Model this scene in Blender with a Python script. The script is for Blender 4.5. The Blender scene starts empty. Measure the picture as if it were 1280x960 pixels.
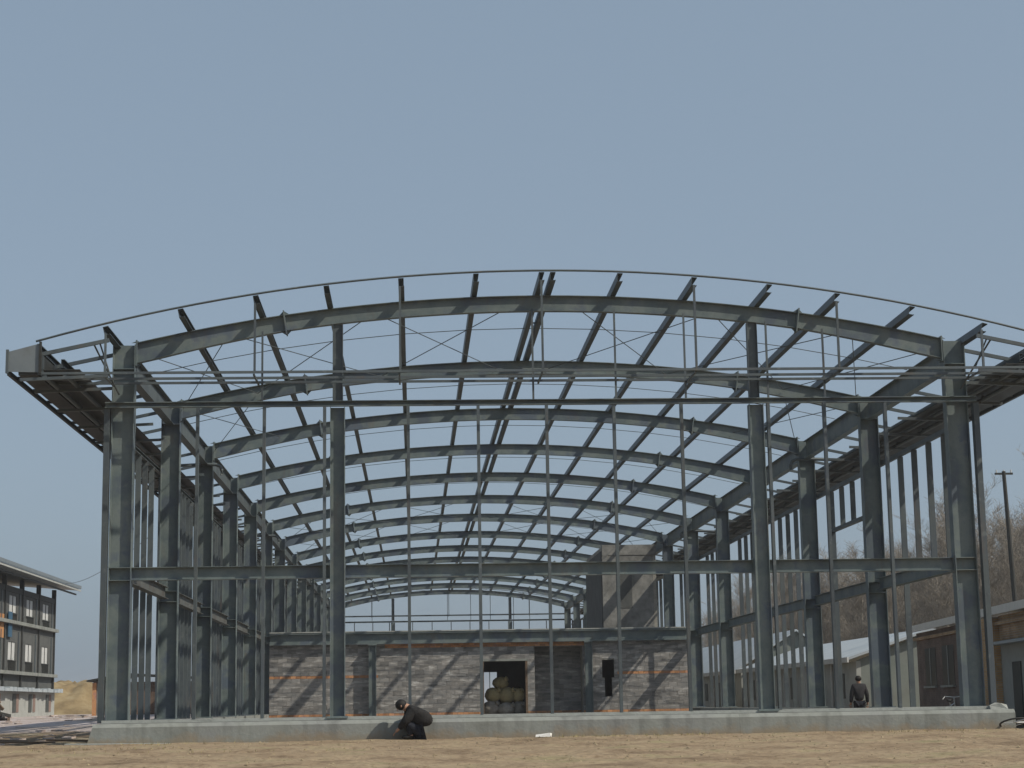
import bpy, math, random
import numpy as np
from mathutils import Vector, Matrix, noise
random.seed(7)
SC = bpy.context.scene
COL = SC.collection
R = math.radians

# ------------------------------------------------------------------ camera
F_PX, YAW, PITCH, ROLL = 2282.75, 0.05545, 0.1735, -0.01644
CAM = Vector((-3.072, -42.598, 0.75))
cy, sy, cp, sp = math.cos(YAW), math.sin(YAW), math.cos(PITCH), math.sin(PITCH)
fw = Vector((sy*cp, cy*cp, sp)); rt = Vector((cy, -sy, 0)); up = rt.cross(fw)
c_, s_ = math.cos(ROLL), math.sin(ROLL)
r2 = c_*rt + s_*up; u2 = -s_*rt + c_*up
cd = bpy.data.cameras.new('camera'); cam = bpy.data.objects.new('camera', cd); COL.objects.link(cam)
m = Matrix(((r2.x, u2.x, -fw.x, CAM.x), (r2.y, u2.y, -fw.y, CAM.y), (r2.z, u2.z, -fw.z, CAM.z), (0, 0, 0, 1)))
cam.matrix_world = m
cd.sensor_width = 36; cd.lens = 36*F_PX/1280; cd.clip_start = 0.1; cd.clip_end = 6000
SC.camera = cam

# ------------------------------------------------------------------ sky and sun
SUN = Vector((0.62, -0.33, 0.71)).normalized()
w = bpy.data.worlds.new('World'); SC.world = w; w.use_nodes = True
nt = w.node_tree; nt.nodes.clear()
sky = nt.nodes.new('ShaderNodeTexSky'); sky.sky_type = 'NISHITA'; sky.sun_disc = False
sky.sun_elevation = math.asin(SUN.z); sky.sun_rotation = math.atan2(SUN.x, SUN.y)
sky.air_density = 1.0; sky.dust_density = 3.0; sky.ozone_density = 1.5; sky.altitude = 50
hs = nt.nodes.new('ShaderNodeHueSaturation'); hs.inputs['Saturation'].default_value = 0.75
mx = nt.nodes.new('ShaderNodeMix'); mx.data_type = 'RGBA'; mx.inputs[0].default_value = 0.60
mx.inputs[7].default_value = (2.95, 4.0, 5.12, 1)          # pale high haze over the whole sky
bg = nt.nodes.new('ShaderNodeBackground'); bg.inputs['Strength'].default_value = 0.099
wo = nt.nodes.new('ShaderNodeOutputWorld')
nt.links.new(sky.outputs[0], hs.inputs['Color']); nt.links.new(hs.outputs[0], mx.inputs[6])
nt.links.new(mx.outputs[2], bg.inputs['Color']); nt.links.new(bg.outputs[0], wo.inputs[0])
sd = bpy.data.lights.new('sun', 'SUN'); sd.energy = 3.9; sd.angle = R(0.6); sd.color = (1.0, 0.92, 0.78)
so = bpy.data.objects.new('sun', sd); COL.objects.link(so)
so.rotation_euler = SUN.to_track_quat('Z', 'Y').to_euler()
SC.view_settings.view_transform = 'Standard'; SC.view_settings.look = 'None'
SC.view_settings.exposure = 0.0; SC.view_settings.gamma = 1

# ------------------------------------------------------------------ materials
def nodes(mat):
    mat.use_nodes = True; t = mat.node_tree; t.nodes.clear()
    o = t.nodes.new('ShaderNodeOutputMaterial'); b = t.nodes.new('ShaderNodeBsdfPrincipled')
    t.links.new(b.outputs[0], o.inputs[0]); return t, b

def mat(name, cols, scale=2.0, rough=0.8, bump=0.2, bscale=None, island=0.0, metal=0.0, contrast=1.0, spec=0.3, stretch=None, detail=6):
    """noise-mottled surface; cols = list of 2..4 linear colours"""
    m_ = bpy.data.materials.new(name); t, b = nodes(m_); N = t.nodes.new; Lk = t.links.new
    geo = N('ShaderNodeNewGeometry'); src = geo.outputs['Position']
    if stretch:
        mp = N('ShaderNodeMapping'); mp.inputs['Scale'].default_value = stretch; Lk(src, mp.inputs[0]); src = mp.outputs[0]
    nz = N('ShaderNodeTexNoise'); nz.inputs['Scale'].default_value = scale; nz.inputs['Detail'].default_value = detail
    nz.inputs['Roughness'].default_value = 0.62; Lk(src, nz.inputs['Vector'])
    rp = N('ShaderNodeValToRGB'); el = rp.color_ramp.elements
    lo, hi = 0.5-0.2/contrast, 0.5+0.2/contrast
    n = len(cols)
    el[0].position = lo; el[0].color = (*cols[0], 1); el[1].position = hi; el[1].color = (*cols[-1], 1)
    for i in range(1, n-1):
        e = el.new(lo+(hi-lo)*i/(n-1)); e.color = (*cols[i], 1)
    Lk(nz.outputs[0], rp.inputs[0]); outc = rp.outputs[0]
    if island:
        oi = N('ShaderNodeObjectInfo'); ad = N('ShaderNodeMath'); ad.operation = 'ADD'
        Lk(oi.outputs['Random'], ad.inputs[0]); Lk(geo.outputs['Random Per Island'], ad.inputs[1])
        fr = N('ShaderNodeMath'); fr.operation = 'FRACT'; Lk(ad.outputs[0], fr.inputs[0])
        mr = N('ShaderNodeMapRange'); mr.inputs[3].default_value = 1-island; mr.inputs[4].default_value = 1+island
        Lk(fr.outputs[0], mr.inputs[0])
        mu = N('ShaderNodeVectorMath'); mu.operation = 'SCALE'; Lk(outc, mu.inputs[0]); Lk(mr.outputs[0], mu.inputs['Scale'])
        outc = mu.outputs[0]
    Lk(outc, b.inputs['Base Color'])
    b.inputs['Roughness'].default_value = rough; b.inputs['Metallic'].default_value = metal
    b.inputs['Specular IOR Level'].default_value = spec
    if bump:
        n2 = N('ShaderNodeTexNoise'); n2.inputs['Scale'].default_value = bscale or scale*6; n2.inputs['Detail'].default_value = 4
        Lk(src, n2.inputs['Vector'])
        bp = N('ShaderNodeBump'); bp.inputs['Strength'].default_value = bump; bp.inputs['Distance'].default_value = 0.03
        Lk(n2.outputs[0], bp.inputs['Height']); Lk(bp.outputs[0], b.inputs['Normal'])
    return m_

def brick_mat(name, c1, c2, mortar, sc=4.0, axis='x'):
    m_ = bpy.data.materials.new(name); t, b = nodes(m_); N = t.nodes.new; Lk = t.links.new
    geo = N('ShaderNodeNewGeometry'); sx = N('ShaderNodeSeparateXYZ'); Lk(geo.outputs['Position'], sx.inputs[0])
    cx = N('ShaderNodeCombineXYZ'); ad = N('ShaderNodeMath'); ad.operation = 'ADD'
    Lk(sx.outputs[0], ad.inputs[0]); Lk(sx.outputs[1], ad.inputs[1]); Lk(ad.outputs[0], cx.inputs[0]); Lk(sx.outputs[2], cx.inputs[1])
    br = N('ShaderNodeTexBrick'); br.inputs['Scale'].default_value = 1.0
    br.inputs['Brick Width'].default_value = 0.24; br.inputs['Row Height'].default_value = 0.065
    br.inputs['Mortar Size'].default_value = 0.008
    br.inputs['Color1'].default_value = (*c1, 1); br.inputs['Color2'].default_value = (*c2, 1); br.inputs['Mortar'].default_value = (*mortar, 1)
    Lk(cx.outputs[0], br.inputs['Vector'])
    nz = N('ShaderNodeTexNoise'); nz.inputs['Scale'].default_value = 1.3; nz.inputs['Detail'].default_value = 5; Lk(geo.outputs['Position'], nz.inputs['Vector'])
    mr = N('ShaderNodeMapRange'); mr.inputs[1].default_value = .3; mr.inputs[2].default_value = .7; mr.inputs[3].default_value = .7; mr.inputs[4].default_value = 1.2
    Lk(nz.outputs[0], mr.inputs[0])
    mu = N('ShaderNodeVectorMath'); mu.operation = 'SCALE'; Lk(br.outputs[0], mu.inputs[0]); Lk(mr.outputs[0], mu.inputs['Scale'])
    Lk(mu.outputs[0], b.inputs['Base Color']); b.inputs['Roughness'].default_value = .9
    bp = N('ShaderNodeBump'); bp.inputs['Strength'].default_value = .4; bp.inputs['Distance'].default_value = .01; bp.invert = True
    Lk(br.outputs['Fac'], bp.inputs['Height']); Lk(bp.outputs[0], b.inputs['Normal'])
    return m_

def steel(name, cols, rough=.5, rust=.35, island=.1):
    m_ = mat(name, cols, .8, rough, .06, 30, island=island, spec=.45, contrast=1.7)
    t = m_.node_tree; N = t.nodes.new; Lk = t.links.new; b = [n for n in t.nodes if n.type == 'BSDF_PRINCIPLED'][0]
    src = b.inputs['Base Color'].links[0].from_socket
    geo = N('ShaderNodeNewGeometry'); mp = N('ShaderNodeMapping'); mp.inputs['Scale'].default_value = (2.6, 2.6, .7); Lk(geo.outputs['Position'], mp.inputs[0])
    nz = N('ShaderNodeTexNoise'); nz.inputs['Scale'].default_value = 1.0; nz.inputs['Detail'].default_value = 7; nz.inputs['Roughness'].default_value = .7; Lk(mp.outputs[0], nz.inputs['Vector'])
    mr = N('ShaderNodeMapRange'); mr.inputs[1].default_value = .56; mr.inputs[2].default_value = .70; mr.inputs[4].default_value = rust; Lk(nz.outputs[0], mr.inputs[0])
    mx_ = N('ShaderNodeMix'); mx_.data_type = 'RGBA'; mx_.inputs[7].default_value = (.13, .085, .055, 1); Lk(mr.outputs[0], mx_.inputs[0]); Lk(src, mx_.inputs[6])
    n2 = N('ShaderNodeTexNoise'); n2.inputs['Scale'].default_value = 5; n2.inputs['Detail'].default_value = 5; Lk(geo.outputs['Position'], n2.inputs['Vector'])
    m2 = N('ShaderNodeMapRange'); m2.inputs[1].default_value = .62; m2.inputs[2].default_value = .72; m2.inputs[4].default_value = .35; Lk(n2.outputs[0], m2.inputs[0])
    m3 = N('ShaderNodeMix'); m3.data_type = 'RGBA'; m3.inputs[7].default_value = (.19, .205, .20, 1); Lk(m2.outputs[0], m3.inputs[0]); Lk(mx_.outputs[2], m3.inputs[6])
    Lk(m3.outputs[2], b.inputs['Base Color']); return m_
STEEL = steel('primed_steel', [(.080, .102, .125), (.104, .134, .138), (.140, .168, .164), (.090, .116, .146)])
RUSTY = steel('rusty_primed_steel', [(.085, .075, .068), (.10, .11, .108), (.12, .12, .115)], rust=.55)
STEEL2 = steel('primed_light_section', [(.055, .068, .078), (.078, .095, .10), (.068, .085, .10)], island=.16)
PURL = steel('purlin_steel', [(.030, .040, .050), (.045, .058, .064), (.038, .042, .044)], rust=.15, island=.12)
SHEET = mat('galvanised_sheet', [(.115, .14, .16), (.16, .185, .20), (.13, .14, .14)], 1.2, .45, .05, 20, spec=.5)
DARKSTEEL = mat('dark_steel', [(.022, .026, .028), (.036, .038, .036), (.028, .027, .024)], 1.8, .6, .05)
ROD = mat('rod_steel', [(.05, .06, .065), (.08, .09, .09)], 3, .5, 0)
CONC = mat('fresh_concrete', [(.19, .20, .185), (.245, .26, .245), (.215, .225, .22)], .9, .9, .25, 14, contrast=1.2)
CONC2 = mat('trowelled_concrete', [(.27, .285, .265), (.35, .365, .345), (.24, .25, .235)], 2.2, .85, .2, 20)
BLOCK = mat('grey_block', [(.12, .12, .122), (.215, .215, .212), (.25, .238, .225), (.44, .435, .42)], 1.6, .92, .5, 25, island=.26, contrast=1.2, stretch=(1, 1, 5))
MORTAR = mat('mortar', [(.15, .145, .13), (.30, .295, .27)], 6.0, .95, .4, 30)
OBRICK = mat('orange_brick', [(.34, .15, .085), (.48, .25, .12), (.36, .19, .16)], 5.0, .9, .4, 30, island=.3)
PLASTER = mat('rough_plaster', [(.12, .12, .115), (.19, .19, .182), (.27, .268, .255)], 1.9, .92, .4, 9)
DARKMAS = mat('dark_masonry', [(.075, .08, .08), (.11, .115, .112)], 1.3, .9, .3)
SNOW = mat('white_sheet_roof', [(.33, .38, .42), (.42, .46, .49)], .8, .6, .1)
WHITEP = mat('white_paint', [(.45, .46, .46), (.6, .61, .6)], 1.5, .7, .1)
WALLG = mat('grey_render', [(.27, .285, .275), (.37, .385, .37), (.31, .32, .31)], .7, .85, .15)
GABLE = mat('sunlit_gable_render', [(.15, .175, .165), (.20, .225, .21), (.17, .18, .17)], .9, .85, .15)  # shed render for the sunlit gables, colour lowered to offset the sun
GLASSD = mat('dark_opening', [(.008, .009, .01), (.02, .021, .022)], 2, .4, 0)
DOORD = mat('dark_door', [(.05, .06, .06), (.08, .085, .08)], 2, .6, .1)
ORANGE = mat('orange_board', [(.38, .19, .08), (.48, .25, .11)], 2, .8, .1)
BLUE = mat('blue_cloth', [(.03, .08, .14), (.05, .12, .19)], 3, .7, .2)
BARK = mat('winter_bark', [(.22, .20, .17), (.28, .26, .22), (.33, .31, .27)], 1.5, .9, .3)
TWIG = mat('winter_twigs', [(.22, .195, .165), (.29, .26, .22)], .6, .9, 0, island=.25)
WOOD = mat('old_timber', [(.10, .07, .05), (.17, .12, .08)], 3, .85, .3, stretch=(1, 1, 6))
SKIN = mat('skin', [(.33, .19, .13), (.38, .22, .15)], 8, .6, .05)
HAIR = mat('black_hair', [(.008, .007, .007), (.016, .014, .013)], 40, .6, .3)
JACKET = mat('black_jacket', [(.010, .010, .011), (.022, .021, .021)], 7, .85, .5, 22)
TROUS = mat('dark_trousers', [(.010, .013, .022), (.018, .021, .03)], 7, .85, .5, 22)
SUIT = mat('grey_jacket', [(.022, .025, .026), (.035, .032, .04)], 6, .85, .4, 22)
SHOE = mat('shoe', [(.008, .007, .006), (.02, .018, .015)], 8, .5, .1)
SACK = mat('straw_sack', [(.34, .28, .15), (.46, .39, .21), (.38, .29, .17)], 5, .95, .6, 18, island=.2)
FOAM = mat('white_foam', [(.72, .72, .70), (.82, .82, .8)], 5, .6, .1)
RUBBER = mat('rubber', [(.02, .02, .02), (.035, .035, .035)], 5, .7, .1)
CHROME = mat('silver_paint', [(.45, .46, .46), (.6, .6, .6)], 5, .3, 0, metal=.6)
RUB0 = mat('dull_pink_board', [(.20, .14, .12), (.27, .20, .175)], 2, .9, .1)
HOUSEBR = brick_mat('house_brick', (.36, .22, .13), (.48, .32, .17), (.40, .36, .31))
TOWERBR = brick_mat('tower_brick', (.30, .29, .25), (.24, .23, .21), (.36, .35, .32))

def ground_mat():
    m_ = bpy.data.materials.new('dirt'); t, b = nodes(m_); N = t.nodes.new; Lk = t.links.new
    geo = N('ShaderNodeNewGeometry'); P = geo.outputs['Position']
    def nz(sc, det=6, stretch=None):
        n = N('ShaderNodeTexNoise'); n.inputs['Scale'].default_value = sc; n.inputs['Detail'].default_value = det; n.inputs['Roughness'].default_value = .65
        if stretch:
            mp = N('ShaderNodeMapping'); mp.inputs['Scale'].default_value = stretch; Lk(P, mp.inputs[0]); Lk(mp.outputs[0], n.inputs['Vector'])
        else: Lk(P, n.inputs['Vector'])
        return n.outputs[0]
    def ramp(f, stops):
        r = N('ShaderNodeValToRGB'); e = r.color_ramp.elements
        e[0].position, e[0].color = stops[0][0], (*stops[0][1], 1); e[1].position, e[1].color = stops[-1][0], (*stops[-1][1], 1)
        for p, c in stops[1:-1]:
            k = e.new(p); k.color = (*c, 1)
        Lk(f, r.inputs[0]); return r.outputs[0]
    def mix(f, a, b_):
        x = N('ShaderNodeMix'); x.data_type = 'RGBA'; Lk(f, x.inputs[0]); Lk(a, x.inputs[6]); Lk(b_, x.inputs[7]); return x.outputs[2]
    def mth(op, a, b_=None, c=None):
        x = N('ShaderNodeMath'); x.operation = op
        for i, v in enumerate((a, b_, c)):
            if v is None: continue
            if isinstance(v, (int, float)): x.inputs[i].default_value = v
            else: Lk(v, x.inputs[i])
        return x.outputs[0]
    def smooth(v, a, b_):
        r = N('ShaderNodeMapRange'); r.interpolation_type = 'SMOOTHSTEP'; Lk(v, r.inputs[0]); r.inputs[1].default_value = a; r.inputs[2].default_value = b_; return r.outputs[0]
    dirt = ramp(nz(.55, 8), [(.32, (.15, .11, .075)), (.44, (.245, .185, .125)), (.55, (.30, .235, .16)), (.66, (.25, .215, .13))])
    fine = ramp(nz(7, 5), [(.3, (.55, .5, .45)), (.5, (1, 1, 1)), (.7, (1.2, 1.18, 1.12))])
    mu = N('ShaderNodeMix'); mu.data_type = 'RGBA'; mu.blend_type = 'MULTIPLY'; mu.inputs[0].default_value = .8; Lk(dirt, mu.inputs[6]); Lk(fine, mu.inputs[7])
    dirt = mu.outputs[2]
    pale = ramp(nz(.35, 7, (1, .35, 1)), [(.35, (.27, .22, .18)), (.48, (.38, .33, .31)), (.6, (.46, .41, .41)), (.7, (.36, .30, .25))])
    dark = ramp(nz(.9, 7, (1, .5, 1)), [(.35, (.13, .095, .06)), (.5, (.19, .145, .10)), (.62, (.23, .20, .13)), (.7, (.30, .25, .20))])
    sx = N('ShaderNodeSeparateXYZ'); Lk(P, sx.inputs[0]); X, Y = sx.outputs[0], sx.outputs[1]
    wob = mth('MULTIPLY', mth('SUBTRACT', nz(.16, 4), .5), 7)
    Yw = mth('ADD', Y, wob)
    left = smooth(mth('ADD', mth('MULTIPLY', X, -1), mth('MULTIPLY', wob, .15)), 10.2, 11.4)
    dk = mth('MULTIPLY', left, smooth(Yw, .5, 4.0))
    pl = mth('MULTIPLY', left, smooth(Yw, 15, 20))
    c = mix(dk, dirt, dark); c = mix(pl, c, pale)
    far = N('ShaderNodeRGB'); far.outputs[0].default_value = (.2, .17, .12, 1)
    c = mix(smooth(Y, 100, 220), c, far.outputs[0])
    Lk(c, b.inputs['Base Color']); b.inputs['Roughness'].default_value = .97; b.inputs['Specular IOR Level'].default_value = .1
    bp = N('ShaderNodeBump'); bp.inputs['Strength'].default_value = .6; bp.inputs['Distance'].default_value = .05
    Lk(nz(9, 8), bp.inputs['Height']); Lk(bp.outputs[0], b.inputs['Normal'])
    return m_
DIRT = ground_mat()
MOUND = mat('ochre_earth', [(.15, .11, .06), (.23, .17, .09), (.30, .24, .14)], .7, .97, .6, 4)
CLOD = mat('dirt_clod', [(.18, .14, .085), (.25, .20, .125), (.32, .27, .18)], 2, .97, .2, island=.2)
def stain(m_, z0, z1, col):
    t = m_.node_tree; N = t.nodes.new; Lk = t.links.new; b = [n for n in t.nodes if n.type == 'BSDF_PRINCIPLED'][0]
    src = b.inputs['Base Color'].links[0].from_socket; geo = N('ShaderNodeNewGeometry'); sx = N('ShaderNodeSeparateXYZ'); Lk(geo.outputs['Position'], sx.inputs[0])
    nz = N('ShaderNodeTexNoise'); nz.inputs['Scale'].default_value = 1.7; nz.inputs['Detail'].default_value = 7; nz.inputs['Roughness'].default_value = .7; Lk(geo.outputs['Position'], nz.inputs['Vector'])
    a = N('ShaderNodeMath'); a.operation = 'MULTIPLY_ADD'; a.inputs[1].default_value = -.75; Lk(nz.outputs[0], a.inputs[0]); Lk(sx.outputs[2], a.inputs[2])
    mr = N('ShaderNodeMapRange'); mr.inputs[1].default_value = z1-.37; mr.inputs[2].default_value = z0-.37; mr.inputs[4].default_value = .75; Lk(a.outputs[0], mr.inputs[0])
    mp = N('ShaderNodeMapping'); mp.inputs['Scale'].default_value = (3.0, 3.0, .25); Lk(geo.outputs['Position'], mp.inputs[0])
    n2 = N('ShaderNodeTexNoise'); n2.inputs['Scale'].default_value = 1.2; n2.inputs['Detail'].default_value = 6; Lk(mp.outputs[0], n2.inputs['Vector'])
    m2 = N('ShaderNodeMapRange'); m2.inputs[1].default_value = .5; m2.inputs[2].default_value = .7; m2.inputs[3].default_value = 1; m2.inputs[4].default_value = .72; Lk(n2.outputs[0], m2.inputs[0])
    mu = N('ShaderNodeVectorMath'); mu.operation = 'SCALE'; Lk(src, mu.inputs[0]); Lk(m2.outputs[0], mu.inputs['Scale'])
    mx_ = N('ShaderNodeMix'); mx_.data_type = 'RGBA'; mx_.inputs[7].default_value = (*col, 1); Lk(mr.outputs[0], mx_.inputs[0]); Lk(mu.outputs[0], mx_.inputs[6]); Lk(mx_.outputs[2], b.inputs['Base Color'])
stain(CONC, .02, .2, (.24, .19, .13))
FLOOR = mat('rubble_floor', [(.14, .125, .10), (.22, .20, .17), (.28, .26, .23)], .8, .95, .4, 8)

# ------------------------------------------------------------------ mesh helpers
def basis(d, upv=(0, 0, 1)):
    d = Vector(d).normalized(); u = Vector(upv)
    if abs(d.dot(u.normalized())) > .999: u = Vector((0, 1, 0))
    s = d.cross(u).normalized(); return d, s, s.cross(d).normalized()

class MB:
    def __init__(s): s.v = []; s.f = []
    def add(s, v, f):
        n = len(s.v); s.v += [tuple(p) for p in v]; s.f += [tuple(i+n for i in q) for q in f]; return s
    def box(s, x0, x1, y0, y1, z0, z1):
        return s.add([(x0, y0, z0), (x1, y0, z0), (x1, y1, z0), (x0, y1, z0), (x0, y0, z1), (x1, y0, z1), (x1, y1, z1), (x0, y1, z1)],
                     [(0, 3, 2, 1), (4, 5, 6, 7), (0, 1, 5, 4), (1, 2, 6, 5), (2, 3, 7, 6), (3, 0, 4, 7)])
    def prism(s, prof, p0, p1, upv=(0, 0, 1)):
        """prof = (side, up) polygon swept from p0 to p1"""
        return s.sweep(prof, [Vector(p0), Vector(p1)], [upv, upv])
    def sweep(s, prof, pts, ups):
        n = len(prof); vs = []; fs = []
        for i, p in enumerate(pts):
            a = pts[max(0, i-1)]; b = pts[min(len(pts)-1, i+1)]
            d, sd_, u = basis(Vector(b)-Vector(a), ups[i])
            for x, y in prof: vs.append(Vector(p)+sd_*x+u*y)
        for i in range(len(pts)-1):
            for j in range(n):
                k = (j+1) % n; fs.append((i*n+j, (i+1)*n+j, (i+1)*n+k, i*n+k))
        fs.append(tuple(range(n))); fs.append(tuple(range((len(pts)-1)*n+n-1, (len(pts)-1)*n-1, -1)))
        return s.add(vs, fs)
    def bar(s, p0, p1, wd, ht, upv=(0, 0, 1)):
        return s.prism([(-wd/2, -ht/2), (-wd/2, ht/2), (wd/2, ht/2), (wd/2, -ht/2)], p0, p1, upv)
    def tube(s, p0, p1, r, n=6, r1=None):
        d, a, b = basis(Vector(p1)-Vector(p0)); r1 = r if r1 is None else r1; vs = []; fs = []
        for p, q in ((Vector(p0), r), (Vector(p1), r1)):
            for i in range(n):
                t = 2*math.pi*i/n; vs.append(p+a*math.cos(t)*q+b*math.sin(t)*q)
        for i in range(n): fs.append((i, (i+1) % n, n+(i+1) % n, n+i))
        fs.append(tuple(range(n-1, -1, -1))); fs.append(tuple(range(n, 2*n)))
        return s.add(vs, fs)
    def path(s, pts, r, n=6):
        prof = [(math.cos(2*math.pi*i/n)*r, -math.sin(2*math.pi*i/n)*r) for i in range(n)]
        return s.sweep(prof, [Vector(p) for p in pts], [(0, 0, 1)]*len(pts))
    def ibeam(s, p0, p1, h, b, tf=.014, tw=.01, upv=(0, 0, 1)):
        return s.prism(iprof(h, b, tf, tw), p0, p1, upv)
    def chan(s, p0, p1, h, b, t=.008, upv=(0, 0, 1)):
        return s.prism(cprof(h, b, t), p0, p1, upv)
    def ball(s, c, rx, ry, rz, nu=10, nv=7, jit=0):
        vs = [(c[0], c[1], c[2]-rz)]; fs = []
        for j in range(1, nv):
            ph = -math.pi/2+math.pi*j/nv
            for i in range(nu):
                t = 2*math.pi*i/nu; k = 1+random.uniform(-jit, jit)
                vs.append((c[0]+rx*math.cos(ph)*math.cos(t)*k, c[1]+ry*math.cos(ph)*math.sin(t)*k, c[2]+rz*math.sin(ph)*k))
        vs.append((c[0], c[1], c[2]+rz)); L = len(vs)-1
        for i in range(nu): fs.append((0, 1+(i+1) % nu, 1+i)); fs.append((L, 1+(nv-2)*nu+i, 1+(nv-2)*nu+(i+1) % nu))
        for j in range(nv-2):
            for i in range(nu): a = 1+j*nu+i; b = 1+j*nu+(i+1) % nu; fs.append((a, b, b+nu, a+nu))
        return s.add(vs, fs)
    def mesh(s, name, material, smooth=False):
        me = bpy.data.meshes.new(name); me.from_pydata(s.v, [], s.f); me.materials.append(material)
        if smooth: me.shade_smooth()
        me.update(); return me
def iprof(h, b, tf=.014, tw=.01):
    H, B, T = h/2, b/2, tw/2
    return [(-B, -H), (-B, -H+tf), (-T, -H+tf), (-T, H-tf), (-B, H-tf), (-B, H), (B, H), (B, H-tf), (T, H-tf), (T, -H+tf), (B, -H+tf), (B, -H)]
def cprof(h, b, t=.008):
    H, B = h/2, b/2
    return [(-B, -H), (-B, H), (B, H), (B, H-.02), (B-t, H-.02), (B-t, H-t), (-B+t, H-t), (-B+t, -H+t), (B-t, -H+t), (B-t, -H+.02), (B, -H+.02), (B, -H)]

def put(name, mesh, parent=None, loc=(0, 0, 0), rot=(0, 0, 0), scale=(1, 1, 1), kind=None, label=None):
    o = bpy.data.objects.new(name, mesh); COL.objects.link(o); o.parent = parent
    o.location = loc; o.rotation_euler = rot; o.scale = scale
    if kind: o['kind'] = kind
    if label: o['label'] = label
    return o
def part(name, mb, material, parent=None, smooth=False, **k):
    return put(name, mb.mesh(name, material, smooth), parent, **k)
def thing(name, label, cat, loc=(0, 0, 0), rz=0, group=None):
    o = bpy.data.objects.new(name, None); COL.objects.link(o); o.empty_display_size = .3
    o.location = loc; o.rotation_euler = (0, 0, rz); o['label'] = label; o['category'] = cat
    if group: o['group'] = group
    return o
def tag(o, label, cat, group=None):
    o['label'] = label; o['category'] = cat
    if group: o['group'] = group
    return o

# ------------------------------------------------------------------ the ground
def sstep(a, b, x):
    t = min(1, max(0, (x-a)/(b-a))); return t*t*(3-2*t)
def terrain(x, y):
    z = 0.0
    if y < -1.6: z = -min(.8, (-1.6-y)*.0188)
    L = sstep(-11, -15, x)*sstep(0, 75, y)*.5
    Rr = -sstep(10.6, 11.6, x)*sstep(-1, 5, y)*.3
    ins = -.12*sstep(-.2, 1, y)*sstep(10.8, 10.2, abs(x))*sstep(122, 116, y)
    return z+L+Rr+ins
def axis(lo, a, b, hi, st, g=1.22):
    mid = list(np.arange(a, b+1e-6, st)); l = []; r = []; s_ = st; p = a
    while p > lo: s_ *= g; p -= s_; l.append(p)
    s_ = st; p = mid[-1]
    while p < hi: s_ *= g; p += s_; r.append(p)
    return l[::-1]+mid+r
def build_ground():
    xs = axis(-2500, -14, 14, 2500, .15); ys = axis(-300, -17, 1.2, 3500, .13)
    vs = []
    for y in ys:
        for x in xs:
            z = terrain(x, y)
            if not (abs(x) < 10.9 and y > -.9 and y < 120):
                k = 1.0
                if y > -2.2 and y < -.7 and abs(x) < 11: k = .45
                if abs(x) < 400 and abs(y) < 300:
                    rut = 0
                    for r0 in (-9.0, -10.6): rut -= .045*math.exp(-((y-r0-.8*math.sin(x*.12)-.05*x)/.16)**2)
                    for r0 in (-4.2, -5.7): rut -= .03*math.exp(-((y-r0-.5*math.sin(x*.2+1)+.06*x)/.15)**2)
                    if y > -1.35 and y < -.7 and abs(x) < 10.7: z += .05*max(0, noise.noise((x*.9, 2, 7)))+.012
                    z += k*(rut+.05*noise.noise((x*.7, y*.7, 3)) + .03*noise.noise((x*2.1, y*2.1, 9)) + .018*noise.noise((x*5.3, y*5.3, 1)))
                    if x < -11 and y > 0: z += .05*noise.noise((x*.5, y*.25, 5))
            vs.append((x, y, z))
    nx = len(xs); fs = [(j*nx+i, j*nx+i+1, (j+1)*nx+i+1, (j+1)*nx+i) for j in range(len(ys)-1) for i in range(nx-1)]
    me = bpy.data.meshes.new('ground'); me.from_pydata(vs, [], fs); me.materials.append(DIRT); me.shade_smooth()
    o = put('ground', me, kind='structure')
build_ground()
part('hall_floor', MB().box(-10.0, 10.0, 1.3, 121, .05, .2), FLOOR, kind='structure')

# concrete base beam round the hall
fb = thing('concrete_plinth', 'long low grey concrete base beam under the front of the steel hall', 'plinth')
mb = MB()
mb.sweep([(-10.36, 0), (-10.36, 0)], [Vector((0, 0, 0)), Vector((0, 0, 1))], [(0, 1, 0)]*2) if False else None
# front strip with a broken-off left end and bevelled top edge, cast in lengths
cuts = [-10.46, -3.4, 4.3, 10.66]
for i in range(len(cuts)-1):
    a, b = cuts[i]+.002, cuts[i+1]-.002; dy = 0
    q = MB(); prof = [(-.8+dy, -.35), (-.8+dy, .375), (-.73+dy, .455), (1.35, .46), (1.35, -.35)]
    sl = -.14 if i == 0 else 0
    q.add([(a+(0 if z < .1 else .22 if i == 0 else 0), y, z) for y, z in prof]+[(b, y, z) for y, z in prof],
          [tuple(range(5)), tuple(range(9, 4, -1))]+[(k, 5+k, 5+(k+1) % 5, (k+1) % 5) for k in range(5)])
    part('cast_length', q, CONC, fb)
for s in (-1, 1):
    for k in range(14):
        q = MB().box(s*10.0-.02 if s > 0 else -10.5, 10.5 if s > 0 else -9.98, 1.36+k*8.4, 1.35+(k+1)*8.4-.012, -.3, .45)
        part('side_length', q, CONC, fb)
part('footing_lip', MB().prism([(-.15, -.2), (-.15, 0), (.15, 0), (.15, -.2)], (-10.78, -.965, .045), (-3.6, -.965, -.03)), CONC2, fb)
# light grout strip the columns stand on
q = MB(); q.box(-10.12, 10.3, -.32, .38, .462, .53); part('grout_strip', q, CONC2, fb)

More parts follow.
